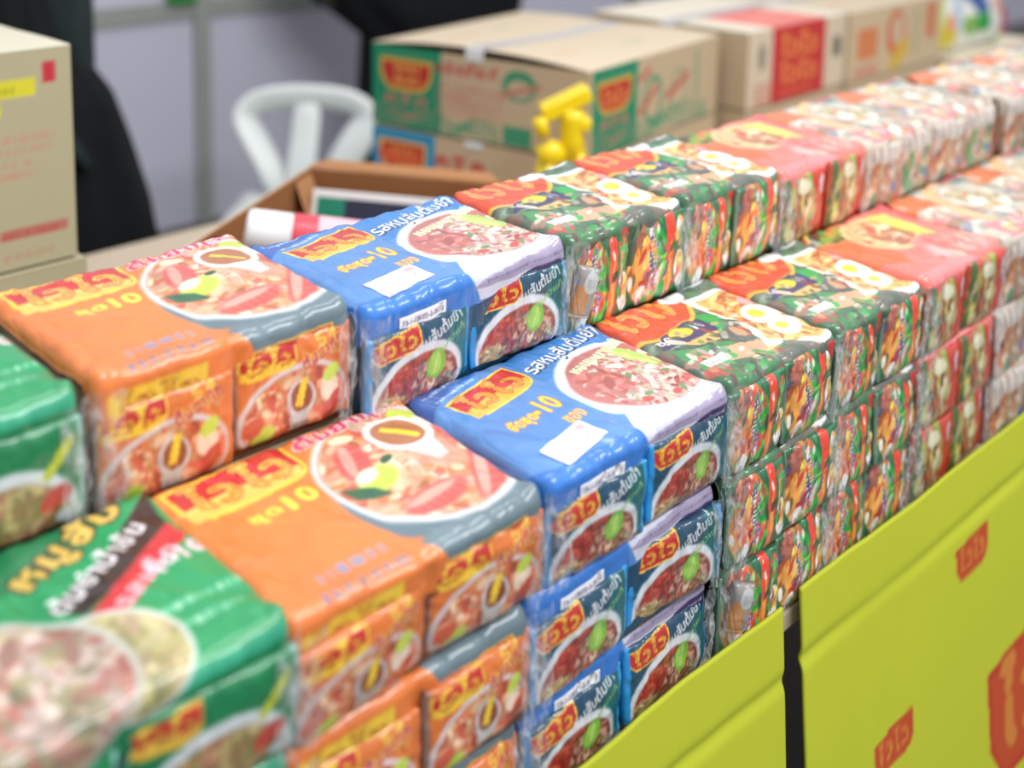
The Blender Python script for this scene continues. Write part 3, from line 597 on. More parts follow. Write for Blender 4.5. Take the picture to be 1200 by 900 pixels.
def kind(key, W, D, top, packets, du, dp, variants=1, pw=None, ph=.088, pz=(.002, .009), drape=.045, mx=1.0):
    bags = [bag_mesh('printed_bag', W, D, H, top, 3*i + len(KIND)*5 + 1, du, du, drape=drape, mx=mx) for i in range(variants)]
    pw = pw or W/2 - .0012
    pks = [[packet_mesh('packet', pw, ph + q*.5, .010, p, 11*i + 5*k + len(KIND)*3 + 2, dp) for k, (p, q) in enumerate(zip(packets, pz))] for i in range(variants)]
    for b in bags: b.materials.append(M_film)
    for g in pks:
        for p in g: p.materials.append(M_packet)
    KIND[key] = dict(W=W, D=D, bags=bags, pks=pks, pz=pz)

op, bp, gp = orange_packet(), blue_packet(), green_packet()
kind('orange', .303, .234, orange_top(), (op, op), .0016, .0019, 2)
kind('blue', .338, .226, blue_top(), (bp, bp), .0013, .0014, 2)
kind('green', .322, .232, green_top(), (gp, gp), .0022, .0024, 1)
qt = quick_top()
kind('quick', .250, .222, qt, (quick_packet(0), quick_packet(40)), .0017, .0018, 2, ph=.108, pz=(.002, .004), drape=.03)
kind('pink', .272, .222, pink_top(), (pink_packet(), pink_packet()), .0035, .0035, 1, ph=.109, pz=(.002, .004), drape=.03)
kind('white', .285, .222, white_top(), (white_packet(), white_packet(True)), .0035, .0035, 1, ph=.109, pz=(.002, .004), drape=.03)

def sticker_big():
    c = Canvas(0, 0, 8.4, 3.8, 12, rgb(244, 242, 246)); c.lines(.6, .5, 6.2, 2.2, 3, rgb(232, 170, 200), .0, 4, .8); c.lines(.6, 1.5, 5, .5, 1, rgb(214, 120, 170), 0, 5); c.ell(7.2, 2.9, .8, .5, rgb(190, 170, 180)); c.lines(6.6, 1.4, 1.4, .6, 1, rgb(80, 80, 130), 0, 6); return c
def sticker_date():
    c = Canvas(0, 0, 7.4, 1.5, 14, rgb(240, 240, 246)); c.text('73-1-08002-2-0073', .35, .4, 6.7, .7, rgb(70, 70, 110), 0, 2); return c
def stripe_canvas():
    c = Canvas(0, 0, 4, 8, 10, rgb(150, 146, 142))
    for k in range(12): c.poly([(0, .2 + k*.42), (2.4, .5 + k*.42), (2.4, .76 + k*.42), (0, .46 + k*.42)], rgb(226, 130, 30))
    c.ell(2.6, 5.9, 1.3, 1.7, rgb(196, 200, 202)); c.lines(1.8, 5.2, 1.7, 1.4, 3, rgb(150, 160, 165), 0, 3); c.rect(0, 0, 4, .6, rgb(240, 210, 150)); return c
ST_BIG = sticker_mesh('price_label', .084, .038, sticker_big()); ST_DATE = sticker_mesh('date_label', .074, .015, sticker_date())
FOLDED = packet_mesh('folded_packet_end', .030, .062, .008, stripe_canvas(), 77, .0016)
for m_ in (ST_BIG, ST_DATE): m_.materials.append(M_label)
FOLDED.materials.append(M_packet)
FILMS = [film_mesh('clear_film', .112, .034, s) for s in (3, 9, 14)]
for f in FILMS: f.materials.append(M_clear)

NOUN = {'orange': ('orange shrimp noodle multipack', 'orange noodle multipacks'),
        'blue': ('blue minced pork noodle multipack', 'blue noodle multipacks'),
        'green': ('bright green noodle multipack', 'bright green noodle multipacks'),
        'quick': ('dark green egg noodle multipack', 'dark green egg noodle multipacks'),
        'pink': ('pink and red noodle multipack', 'pink noodle multipacks'),
        'white': ('whitish noodle multipack', 'whitish noodle multipacks')}
rp = random.Random(5)
def place_pack(key, x0, y, z, label, var=0, tilt=0.0, rz=0.0, film=True, label_on=False, folded=False, zs=1.0, xs=.985):
    k = KIND[key]; W = k['W']
    root = thing('noodle_multipack', label, 'noodle pack', (x0 + W/2, y, z), rz, NOUN[key][1], tilt)
    var = var % len(k['bags'])
    root.scale = (xs, 1, zs); root.location.x = x0 + W*xs/2; bg_ = link('printed_bag', k['bags'][var], None, root)
    for i in range(2):
        link('packet', k['pks'][var][i], None, root, ((-1, 1)[i]*W/4, -.0005, k['pz'][i]), (rp.uniform(-.06, .01), rp.uniform(-.02, .02), rp.uniform(-.07, .07)))
    if film:
        link('clear_film', FILMS[var % 3], None, root, (W/2 - .013, -.003, .004), (0, 0, .35)); link('clear_film', FILMS[(var + 1) % 3], None, root, (-W/2 + .013, -.003, .004), (0, 0, -.4))
    if label_on:
        link('price_label', conform(bg_.data, ST_BIG, -W/2 + .046, .012, .17), None, bg_)
    if key == 'blue':
        link('date_label', conform(bg_.data, ST_DATE, -W/2 + .050, H - .033, .03, True), None, bg_)
    if folded:
        o = link('folded_packet_end', FOLDED, None, root, (-W/2 + .012, -.012, .045 if z < -.3 else .028), (0, .2, -.5)); o['label'] = 'silver packet end with orange stripes'
    return root

# columns of the front stack (x of left edge), three layers each
TL = math.radians(3.6)
cols = [('green', -1.112), ('orange', -.800), ('blue', -.496), ('quick', -.157), ('quick', .094), ('pink', .350), ('white', .630), ('white', .920)]
LAY = ['top', 'middle', 'bottom']
WHERE = {('green', 0): 'at the near end', ('orange', 1): 'beside the blue pack', ('blue', 2): 'beside the orange pack',
         ('quick', 3): 'beside the blue pack', ('quick', 4): 'beside the pink pack', ('pink', 5): 'beyond the egg packs',
         ('white', 6): 'beside the pink pack', ('white', 7): 'at the far end'}
for L in range(3):
    for ci, (key, x0) in enumerate(cols):
        if L == 2 and ci in (0, 7): pass
        jx = rp.uniform(-.006, .006) if L else 0; jy = rp.uniform(-.008, .010) if L else 0
        if key in ('orange', 'blue') and L: jx -= .004*L
        lb = '%s, %s layer of front stack, %s' % (NOUN[key][0], LAY[L], WHERE[(key, ci)])
        place_pack(key, x0 + jx + (.018 if key == 'blue' and L == 0 else 0), jy + .002, -H*(L + 1), lb, var=ci + L, tilt=(TL*1.5 if ci < 2 else TL) if L == 0 else 0, rz=rp.uniform(-.022, .022), film=ci < 6, zs=(1.06 if key == 'green' and L == 0 else 1), xs=(1.035 if key == 'orange' and L == 0 else .955 if key == 'blue' and L == 0 else .985),
                   label_on=(key == 'blue' and L == 0), folded=(L == 2 and ci == 3))
rear = [('green', -1.172), ('orange', -.842), ('blue', -.536), ('quick', -.202), ('quick', .046), ('pink', .296), ('white', .562), ('white', .820), ('white', 1.130), ('white', 1.430)]
RW = ['at the near end by the plain carton', 'in front of the dark garment', 'in front of the open brown carton', 'beside the blue pack', 'in front of the yellow stand',
      'in front of the green banded carton', 'just beyond the pink pack', 'in front of the red panelled carton', 'fourth from the far end side, past a gap', 'farthest of the row']
RW[8] = 'past the small gap in the row'
for ci, (key, x0) in enumerate(rear):
    place_pack(key, x0, .222 + (.012 if ci < 2 else 0), .006 + (.008 if ci < 2 else 0), '%s on raised rear row, %s' % (NOUN[key][0], RW[ci]), var=ci + 1, tilt=TL, rz=rp.uniform(-.012, .012), film=ci < 6, zs=(1.10, 1.12, 1.07, 1.10, 1.10)[ci] if ci < 5 else 1.02, xs=.9 if ci in (6, 7) else .985,
               label_on=(key == 'blue'), folded=(ci == 3))

# ------------------------------------------------------------------ tables and yellow skirt
FLOOR = -1.11
t = thing('display_table', 'long display table carrying the stacked noodle packs, behind the yellow skirt', 'table', (0, 0, FLOOR))
MB().box(-1.35, -.005, .72, 2.2, .62, .749).build('tabletop', M_table, t, .004, False)
MB().box(-1.34, .245, .75, 2.15, .44, 1.119).build('riser', M_kraft, t, .004, False)
for x in (-1.3, 2.14):
    for y in (.06, .56): MB().box(x, y, 0, x + .04, y + .04, .72).build('leg', M_dark, t, .003, False)

def skirt_canvas(w, marks):
    c = Canvas(0, -70, w, 0, 3, rgb(190, 199, 38))
    for (x, y, ww, hh, rot) in marks:
        badge(c, x, y, ww, hh, rot, body=rgb(200, 74, 36), edge=rgb(196, 60, 34), letter=rgb(214, 128, 48), outl=rgb(190, 60, 34), stripes=False)
    return c
def skirt(name, x0, x1, c, seed, label):
    w = x1 - x0; nu, nv = int(w/.005), 130
    a = np.linspace(0, 1, nu)[:, None]; b = np.linspace(0, 1, nv)[None, :]
    X = x0 + a*w + 0*b; Zd = b*.70
    Yv = -.022 - .06*b + .004*np.exp(-((Zd - .1)/.010)**2) * (.6 + .8*vnoise(X*5, 0*Zd, seed)) + .010*(fbm(X*6 + seed, Zd*1.5, seed, 3) - .5) + .008*(fbm(X*2.2 + seed*2, Zd*4, seed + 7, 2) - .5)
    Z = -.317 - Zd + .010*(vnoise(X*4 + seed, 0*Zd, seed) - .5)*(1 - b) - .006*np.abs(np.sin(X*9 + seed))*(1 - b)
    C = c.sample((X - x0)*100, -Zd*100 + 0*a).reshape(-1, 3)
    V = np.stack([X, Yv, Z], -1).reshape(-1, 3); n = nu*nv; V2 = V.copy(); V2[:, 1] += .004
    F = [f[::-1] for f in grid_faces(nu, nv)] + grid_faces(nu, nv, n)
    I = np.arange(n).reshape(nu, nv); ring = np.concatenate([I[:, 0], I[-1, 1:], I[-2::-1, -1], I[0, -2:0:-1]]); m = len(ring)
    for k in range(m):
        j = (k + 1) % m; F.append((int(ring[k]), int(ring[j]), int(ring[j]) + n, int(ring[k]) + n))
    o = link(name, mesh(name, np.concatenate([V, V2]), [tuple(int(i) for i in f) for f in F], np.concatenate([C, C])), M_cloth)
    return tag(o, label, 'table skirt', 'yellow skirt panels')
skirt('table_skirt', -1.2, -.046, skirt_canvas(116, []), 3, 'plain yellow skirt panel hanging left of the dark gap, below the blue packs')
skirt('table_skirt', .006, 1.9, skirt_canvas(190, [(44.5, -18.6, 11, 5.6, .0), (18, -36.6, 11, 5.2, .0), (57, -60, 44, 22, .0), (103, -20, 10.5, 4.6, 0)]), 8, 'yellow skirt panel printed with red badges, right of the dark gap')

t = thing('storage_table', 'pale table behind the noodle packs carrying cartons', 'table', (0, 0, FLOOR))
MB().box(-1.3, .75, .72, 4.4, 1.9, .749).build('tabletop', M_table, t, .004, False)
for x in (-1.25, 4.3):
    for y in (.8, 1.8): MB().box(x, y, 0, x + .04, y + .04, .72).build('leg', M_dark, t, .003, False)

# ------------------------------------------------------------------ cartons
KR = rgb(188, 166, 134)
def face(nu, nv, P0, PU, PV, c):
    a = np.linspace(0, 1, nu)[:, None, None]; b = np.linspace(0, 1, nv)[None, :, None]
    V = np.array(P0) + a*np.array(PU) + b*np.array(PV)
    C = c.sample(a[..., 0]*c.x1 + 0*b[..., 0], b[..., 0]*c.y1 + 0*a[..., 0])
    return V.reshape(-1, 3), grid_faces(nu, nv), C.reshape(-1, 3)
def carton(name, label, w, d, h, loc, rz, side=None, left=None, top=None, lift=0.0, group='printed cartons', tape=True, kraft=KR, res=.006):
    """body with printed walls, two top flaps and a strip of tape; front wall faces -y"""
    root = thing(name, label, 'carton', loc, rz, group)
    Pl = lambda ww, hh: Canvas(0, 0, ww*100, hh*100, 2, kraft)
    side = side or Pl(w, h); left = left or Pl(d, h); top = top or Pl(w, d)
    V = []; F = []; C = []; n = 0
    def put(P0, PU, PV, c):
        nonlocal n
        nu = max(2, int(np.linalg.norm(PU)/res)); nv = max(2, int(np.linalg.norm(PV)/res))
        v, f, col = face(nu, nv, P0, PU, PV, c); V.append(v); C.append(col); F.extend([tuple(i + n for i in q) for q in f]); n += len(v)
    put((-w/2, -d/2, 0), (w, 0, 0), (0, 0, h), side); put((w/2, d/2, 0), (-w, 0, 0), (0, 0, h), Pl(w, h)); put((-w/2, d/2, 0), (0, -d, 0), (0, 0, h), left); put((w/2, -d/2, 0), (0, d, 0), (0, 0, h), Pl(d, h))
    dk = Canvas(0, 0, 10, 10, 2, rgb(90, 76, 58)); e = .006  # inside coloured dark: shade in the gap under the flaps, painted in
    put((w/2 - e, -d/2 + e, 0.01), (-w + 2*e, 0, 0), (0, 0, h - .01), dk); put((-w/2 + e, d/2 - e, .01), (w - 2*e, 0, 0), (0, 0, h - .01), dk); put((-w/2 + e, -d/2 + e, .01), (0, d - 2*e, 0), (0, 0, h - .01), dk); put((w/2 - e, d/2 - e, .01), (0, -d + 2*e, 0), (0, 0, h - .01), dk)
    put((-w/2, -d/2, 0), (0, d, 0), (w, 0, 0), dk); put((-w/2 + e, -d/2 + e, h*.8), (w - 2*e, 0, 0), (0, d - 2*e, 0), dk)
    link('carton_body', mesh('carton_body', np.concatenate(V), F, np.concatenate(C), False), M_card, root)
    for s in (-1, 1):
        nu, nv = int(w/res), int(d/2/res); a = np.linspace(0, 1, nu)[:, None]; b = np.linspace(0, 1, nv)[None, :]
        X = -w/2 + a*w + 0*b; Y = s*(d/2 - b*(d/2 - .002)) + 0*a; Z = h + .003 + lift*b*(np.clip(1 - a*1.6, 0, 1)**1.3) + lift*.25*np.sin(b*math.pi)
        Cc = top.sample((X + w/2)*100, (Y + d/2)*100).reshape(-1, 3); Vv = np.stack([X, Y, Z], -1).reshape(-1, 3); V2 = Vv.copy(); V2[:, 2] -= .003; m0 = len(Vv)
        Ff = grid_faces(nu, nv); Fq = [tuple(f) for f in (Ff if s < 0 else [q[::-1] for q in Ff])] + [tuple(i + m0 for i in (f[::-1] if s < 0 else f)) for f in Ff]
        I = np.arange(m0).reshape(nu, nv); ring = np.concatenate([I[:, 0], I[-1, 1:], I[-2::-1, -1], I[0, -2:0:-1]]); m = len(ring)
        for k in range(m):
            j = (k + 1) % m; q = (int(ring[k]), int(ring[k]) + m0, int(ring[j]) + m0, int(ring[j])); Fq.append(q if s < 0 else q[::-1])
        link('flap', mesh('flap', np.concatenate([Vv, V2]), Fq, np.concatenate([Cc, Cc])), M_card, root)
    if tape:
        nu = 40; a = np.linspace(0, 1, nu)[:, None]; b = np.array([-1, 1])[None, :]
        X = -w/2 + a*w + 0*b; Y = b*.028 + 0*a; Z = h + .0042 + lift*(np.clip(1 - a*1.6, 0, 1)**1.3) + 0*b
        Vv = np.stack([X, Y, Z], -1).reshape(-1, 3); Ff = [tuple(f) for f in grid_faces(nu, 2)]
        z0 = float(Z[0, 0]); n0 = len(Vv); Vv = np.concatenate([Vv, [(-w/2 - .002, -.028, z0 - .004), (-w/2 - .002, .028, z0 - .004), (-w/2 - .003, -.028, h - .012), (-w/2 - .003, .028, h - .012)]])
        Ff += [(0, 1, n0 + 1, n0), (n0, n0 + 1, n0 + 3, n0 + 2)]
        link('packing_tape', mesh('packing_tape', Vv, Ff), M_tape, root)
    return root

GB = rgb(26, 136, 98); BB = rgb(24, 140, 186); RT = rgb(186, 60, 56); RTL = rgb(186, 112, 96)
def waves(c, x0, x1, y0, h, col, seed):
    for k in range(5):
        P = []; n = 30
        for i in range(n + 1):
            x = x0 + (x1 - x0)*i/n; P.append((x, y0 + h*(.9 - .19*k) + h*.22*math.sin(i/n*6.3*1.3 + seed + k*.35)))
        c.stroke(P, h*.08, col, .75)
def wai_badge(c, x, y, w, h, two=True):
    P = [(0, h), (w, h)] + [(w - w*.0, h*.55)] + [(w*.95, h*.25), (w*.82, 0), (w*.18, 0), (w*.05, h*.25), (0, h*.55)]
    g = .8
    c.poly([(x + w/2 + (a - w/2)*(1 + 2*g/w), y + h/2 + (b - h/2)*(1 + 2*g/h)) for a, b in P], rgb(226, 176, 60)); c.poly([(x + a, y + b) for a, b in P], rgb(184, 44, 42))
    if two:
        c.text('WAI', x + w*.22, y + h*.53, w*.56, h*.36, rgb(226, 180, 70), 0, 4); c.text('WAI', x + w*.22, y + h*.1, w*.56, h*.36, rgb(226, 180, 70), 0, 4)
    else: c.text('ไวไว', x + w*.12, y + h*.1, w*.76, h*.75, rgb(216, 130, 56), 0, 5)
def band(w, h, col, x0, x1, kraft=KR, badge_two=True):
    c = Canvas(0, 0, w*100, h*100, 4, kraft); c.rect(x0, 0, x1, h*100, col); ww = x1 - x0
    waves(c, x0, x1, 0, 5.5, kraft*.8, 1)
    wai_badge(c, x0 + ww*.15, h*100*.50, ww*.68, h*100*.32, badge_two); c.lines(x0 + ww*.15, h*100*.9, ww*.7, 1.2, 1, kraft*.75, 0, 3, .5)
    c.text('ควิก', x0 + ww*.18, h*100*.28, ww*.62, h*100*.15, RTL, 0, 5); c.lines(x0 + ww*.22, h*100*.10, ww*.55, h*100*.16, 3, RTL, 0, 8, .7)
    return c
def green_left():
    c = band(.67, .22, GB, 0, 23); 
    c.text('ผลิตภัณฑ์', 21, 16.2, 20, 3.8, RT, 0, 4); c.lines(21, 5.5, 14, 9.6, 8, RTL, 0, 12, .9); c.lines(32, 5.5, 12, 9.0, 5, RTL, 0, 15, .6)
    c.ell(47, 16, 5, 4, GB, 0, .9); c.ell(47, 15.2, 3.6, 2.4, KR); c.stroke([(41, 13), (53, 16.5)], 1.2, RTL)
    waves(c, 21, 41, 0, 5, GB, 2); c.rect(42.5, .6, 51, 5.2, GB, .8); return c
def green_side():
    c = band(.71, .22, GB, 1.5, 24, badge_two=False); c.ell(32.5, 10, 5.2, 6.6, GB, 0, .85); c.ell(32.5, 10, 4, 5.2, KR); c.stroke([(25, 7), (34, 13)], 1.6, rgb(190, 80, 66)); c.stroke([(25, 16), (30, 18.5)], 1.6, rgb(190, 80, 66))
    c.ell(47, 10, 5, 6, GB, 0, .5); c.ell(47, 10, 4.2, 5.2, KR); c.stroke([(40, 9), (52, 14)], 1.8, rgb(190, 80, 66)); waves(c, 22, 64, 0, 6, GB, 3); c.rect(57, 6, 58.4, 20, GB, .5); return c
def kraft_top(w, d, seed):
    c = Canvas(0, 0, w*100, d*100, 2, rgb(206, 188, 160)); c.lines(8, d*20, 12, 4, 2, rgb(206, 130, 100), 0, seed, .7); c.lines(34, d*76, 10, 3, 2, rgb(90, 160, 120), 0, seed + 1, .6); c.lines(36, d*16, 12, 3, 2, rgb(100, 160, 120), 0, seed + 2, .6); c.lines(10, d*72, 14, 3, 1, rgb(206, 120, 100), 0, seed + 3, .6); return c
AZ = math.radians(9.5)
carton('carton', 'kraft carton with green bands, its top flaps taped, on the blue banded carton', .71, .67, .215, (1.203, 1.508, -.142), AZ, green_side(), green_left(), kraft_top(.71, .67, 3), .020)
def blue_left():
    c = band(.67, .21, BB, 0, 21); c.rect(2, 12, 16, 15.2, rgb(214, 90, 50)); c.text('ควิก', 21, 13, 16, 4, RT, 0, 5); c.lines(21, 8, 13, 4, 3, RTL, 0, 3); return c
carton('carton', 'kraft carton with a blue corner band, underneath the green banded carton', .71, .67, .208, (1.205, 1.510, -.36), AZ, None, blue_left())
def red_side():
    c = Canvas(0, 0, 58, 21.5, 4, rgb(206, 190, 164)); c.rect(13, 0, 45, 21.5, rgb(200, 50, 52)); c.text('ไวไว', 18, 12, 22, 7.4, rgb(226, 130, 60), 0, 5); c.text('ไวไว', 18, 4.4, 22, 7.0, rgb(226, 130, 60), 0, 5); c.lines(19, 1.2, 20, 2.2, 1, rgb(226, 130, 60), 0, 5)
    c.lines(4, .5, 8.5, 7, 3, rgb(196, 60, 56), 0, 6); c.ell(7.5, 14, 2, 4, rgb(96, 90, 80), 0, .6); c.rect(50, 9, 55, 15, rgb(90, 86, 76), .85); return c
def red_top():
    c = Canvas(0, 0, 58, 52, 2, rgb(220, 210, 190)); c.rect(13, 0, 45, 26, rgb(226, 110, 104), .85); c.lines(20, 10, 18, 6, 2, rgb(236, 176, 150), 0, 3); return c
carton('carton', 'kraft carton with a red panel and orange lettering, right of the green banded carton', .58, .56, .222, (1.945, 1.462, -.142), math.radians(2), red_side(), None, red_top())
carton('carton', 'plain kraft carton underneath the red panelled carton', .58, .56, .208, (1.945, 1.465, -.36), math.radians(2))
def curl_side():
    c = Canvas(0, 0, 66, 21.5, 4, rgb(198, 176, 142)); c.rect(5, 6, 19, 16, rgb(212, 110, 60), .8); c.ell(32, 12, 7, 8, rgb(206, 96, 66), .2, .9); c.ell(33, 13, 4, 5, rgb(198, 176, 142), .2); c.ell(35, 5, 8, 3.6, rgb(206, 170, 60), .5, .9); c.rect(45, 3, 48, 19, rgb(150, 150, 110), .6); c.rect(54, 8, 62, 20, rgb(200, 110, 66), .8); c.lines(4, 1, 18, 3.6, 2, rgb(200, 70, 60), 0, 2); return c
carton('carton', 'kraft carton printed with an orange curl, farthest of the upper row of cartons', .66, .56, .222, (2.575, 1.465, -.142), math.radians(1), curl_side(), None, kraft_top(.66, .56, 8))
carton('carton', 'plain kraft carton underneath the carton with the orange curl', .66, .56, .208, (2.575, 1.465, -.36), math.radians(1))
carton('carton', 'low cream kraft carton at the far end with snack bags standing on it', .72, .55, .20, (3.34, 1.43, -.36), 0, None, None, Canvas(0, 0, 72, 55, 1, rgb(226, 214, 188)))
carton('carton', 'small carton with magenta print beyond the snack bags', .30, .30, .26, (3.95, 1.60, -.36), 0, (lambda c: (c.rect(0, 14, 30, 26, rgb(196, 60, 90)), c)[1])(Canvas(0, 0, 30, 26, 2, rgb(196, 150, 120))))
# tall plain carton on another one at the left
def cream_side():
    c = Canvas(0, 0, 46, 37, 4, rgb(176, 168, 134)); c.rect(41.0, 31.2, 42.9, 36-1, rgb(200, 46, 60))
    c.rect(20, 29.6, 39.5, 32.2, rgb(214, 206, 40)); c.lines(20, 30, 19, 1.6, 1, rgb(120, 120, 20), 0, 3, .5); c.rect(20, 26.2, 33.6, 28.6, rgb(214, 204, 44)); c.lines(20, 26.6, 13, 1.4, 1, rgb(120, 120, 20), 0, 4, .5)
    c.lines(18, 15.5, 26, 8.2, 4, rgb(198, 140, 118), 0, 6, .8); c.lines(32.6, 5.0, 12, 2.4, 1, rgb(190, 74, 66), 0, 7); c.rect(32.6, 5.2, 44.4, 7, rgb(190, 70, 66), .6); c.lines(33, 1.6, 11, 1.8, 1, rgb(190, 120, 100), 0, 8, .6); c.lines(18, 0, 10, 6, 2, rgb(190, 130, 108), 0, 9, .7); return c
carton('carton', 'tall pale carton with yellow highlighted print and a red mark, atop a plain carton', .46, .40, .372, (-.565, 1.437, -.106), 0, cream_side(), None, Canvas(0, 0, 46, 40, 2, rgb(206, 200, 178)), .004, 'pale cartons at the left', False)
carton('carton', 'plain pale carton supporting the tall carton at the left', .49, .42, .246, (-.568, 1.437, -.36), 0, None, None, Canvas(0, 0, 49, 42, 2, rgb(172, 164, 130)), 0, 'pale cartons at the left', False, rgb(172, 164, 130))

# open brown carton with a framed picture and a paper roll in it
ob = thing('open_carton', 'open brown carton holding a framed picture and a paper roll', 'carton', (.14, 1.06, -.36), math.radians(30))
w, d, h = .60, .43, .262; e = .006
m = MB(); m.box(-w/2, -d/2, 0, w/2, d/2, e); m.box(-w/2, d/2 - e, e, w/2, d/2, h); m.box(-w/2, -d/2, e, -w/2 + e, d/2 - e, h); m.box(w/2 - e, -d/2, e, w/2, d/2 - e, h); m.box(-w/2 + e, -d/2, e, w/2 - e, -d/2 + e, h - .05)
m.build('carton_body', M_brown_dark, ob, .001, False)
for pts in ([(w/2, d/2, h), (w/2, -d/2, h), (w/2 + .03, -d/2 + .03, h + .008), (w/2 + .03, d/2 - .03, h + .008)], [(-w/2, -d/2, h), (-w/2, d/2, h), (-w/2 - .035, d/2 - .03, h - .06), (-w/2 - .035, -d/2 + .03, h - .06)],
            [(w/2 - .10, d/2 - .012, h - .01), (w/2 - .02, d/2 - .012, h - .01), (w/2 - .03, d/2 - .05, h - .10), (w/2 - .11, d/2 - .05, h - .10)]):
    MB().hexa(pts + [(a + .004, b, c + .005) for a, b, c in pts]).build('flap', M_brown, ob, .001, False)
MB().hexa([(-w/2, d/2, h), (w/2, d/2, h), (w/2 - .03, d/2 + .012, h - .09), (-w/2 + .03, d/2 + .012, h - .09)] + [(-w/2, d/2 + .005, h + .001), (w/2, d/2 + .005, h + .001), (w/2 - .03, d/2 + .017, h - .09), (-w/2 + .03, d/2 + .017, h - .09)]).build('flap', M_table, ob, .001, False)
fp = thing('framed_picture', 'white framed picture with green and navy print leaning in the open brown carton', 'picture', (.27, 1.15, -.346), math.radians(-60), rx=math.radians(-16))
MB().box(-.16, 0, 0, .16, .012, .235).build('frame', M_paperw, fp, .002, False)
pc = Canvas(0, 0, 33, 22, 3, rgb(40, 46, 74)); pc.rect(0, 0, 7, 22, rgb(20, 140, 110)); pc.ell(3.5, 9, 2.8, 5, rgb(120, 150, 190)); pc.ell(4.6, 7, 1.6, 2, rgb(226, 140, 80))
v, f, c_ = face(60, 44, (-.148, -.001, .015), (.296, 0, 0), (0, 0, .205), pc); v2 = v.copy(); v2[:, 1] = .002
link('print', mesh('print', np.concatenate([v, v2]), f + [[i + len(v) for i in q[::-1]] for q in f], np.concatenate([c_, c_])), M_label, fp)
pr = thing('paper_roll', 'white paper roll with a red wrapper band lying in the open brown carton', 'roll', (.012, 1.012, -.118), 0)
ax0, ax1 = Vector((-.10, .075, .036)), Vector((.14, -.11, -.012))
def along(t): return ax0.lerp(ax1, t)
MB().tube([along(0), along(.012), along(.03), along(.30)], [.03, .038, .041, .041], 28).build('paper', M_paperw, pr)
MB().tube([along(.27), along(.29), along(.98), along(1)], [.0415, .0425, .0425, .041], 28).build('wrapper', plain('red_wrapper', (222, 70, 86), .4, .3, .03), pr)
MB().tube([along(.42), along(.44), along(.8), along(.82)], [.0426, .0430, .0430, .0426], 28, caps=False).build('printed_patch', plain('pink_print', (240, 190, 200), .5), pr)

# yellow jointed plastic stand in front of the carton corner
ys = thing('plastic_stand', 'bright yellow jointed plastic stand in front of the green banded carton', 'stand', (.735, 1.055, -.36), math.radians(-38)); ys.scale = (.9, .9, .96)
MB().box(-.07, -.05, 0, .07, .05, .014).build('base', M_yellow, ys, .004)
MB().tube([(-.02, 0, .01), (-.022, 0, .12), (-.022, 0, .20)], .022, 14).build('post', M_yellow, ys)
m = MB().tube([(-.035, -.012, .19), (-.045, -.012, .235), (-.03, -.012, .275)], [.026, .024, .03], 14); m.tube([(-.005, -.015, .20), (-.012, -.015, .25)], [.02, .022], 12); m.build('lower_joint', M_yellow, ys)
MB().tube([(-.055, -.014, .285), (-.02, -.014, .30), (.01, -.014, .292)], [.030, .033, .022], 16).build('knuckle', M_yellow, ys)
m = MB().tube([(.03, -.02, .262), (.062, -.02, .285)], [.03, .034], 14); m.build('knuckle', M_yellow, ys)
MB().tube([(.038, -.012, .275), (.026, -.012, .33), (.026, -.012, .375), (.03, -.012, .40)], [.034, .030, .032, .034], 14).build('arm', M_yellow, ys)
MB().box(-.055, -.035, .395, .075, .035, .435, ry=-.42).build('head', M_yellow, ys, .008)
MB().tube([(-.058, -.02, .385), (-.045, -.02, .34)], [.02, .017], 12).build('claw', M_yellow, ys)
m = MB().box(.01, -.04, .355, .072, .02, .385, ry=.15); m.build('claw', M_yellow, ys, .006)

# snack bags on the low carton
def bag(name, label, w, h, t, c, loc, rz, rx):
    nu, nv = 40, 44; a = np.linspace(-1, 1, nu)[:, None]; b = np.linspace(-1, 1, nv)[None, :]
    pil = np.clip((1 - a**4)*(1 - b**4), 0, 1)**.6; X = a*w/2*(1 - .08*(1 - np.abs(b))**1) + 0*b; Z = h/2*(b + 1) + 0*a
    nz = .012*(fbm(a*3 + 5, b*3 + 2, 4, 3) - .5)
    C = c.sample((a + 1)/2*c.x1 + 0*b, (b + 1)/2*c.y1 + 0*a).reshape(-1, 3)
    V1 = np.stack([X, -t*pil + nz*pil, Z], -1).reshape(-1, 3); V2 = np.stack([X, t*pil + .001, Z], -1).reshape(-1, 3); n = nu*nv
    F = [tuple(f) for f in grid_faces(nu, nv)] + [tuple(i + n for i in f[::-1]) for f in grid_faces(nu, nv)]
    o = link(name, mesh(name, np.concatenate([V1, V2]), F, np.concatenate([C, C])), M_film, None, loc, (rx, 0, rz)); return tag(o, label, 'snack bag', 'snack bags on the low carton')
def bag_c(seed):
    c = Canvas(0, 0, 24, 30, 4, rgb(226, 228, 222)); r = random.Random(seed)
    if seed == 1: c.poly([(0, 0), (8, 0), (9, 30), (0, 30)], rgb(196, 214, 110)); c.ell(10, 6, 6, 5, rgb(222, 200, 40)); c.ell(12, 11, 4, 3, rgb(236, 160, 110)); c.rect(15, 8, 19, 28, rgb(176, 206, 232)); c.rect(10, 20, 15, 30, rgb(232, 206, 200))
    else: c.poly([(0, 30), (6, 30), (13, 12), (8, 9), (0, 20)], rgb(40, 84, 160)); c.ell(9, 9, 5, 4, rgb(20, 160, 60)); c.rect(13, 20, 19, 30, rgb(206, 214, 120)); c.ell(18, 15, 2.4, 3, rgb(232, 150, 130)); c.poly([(14, 0), (24, 0), (24, 8), (20, 6)], rgb(110, 180, 90)); c.ell(3, 8, 2.6, 4, rgb(120, 170, 70))
    return c
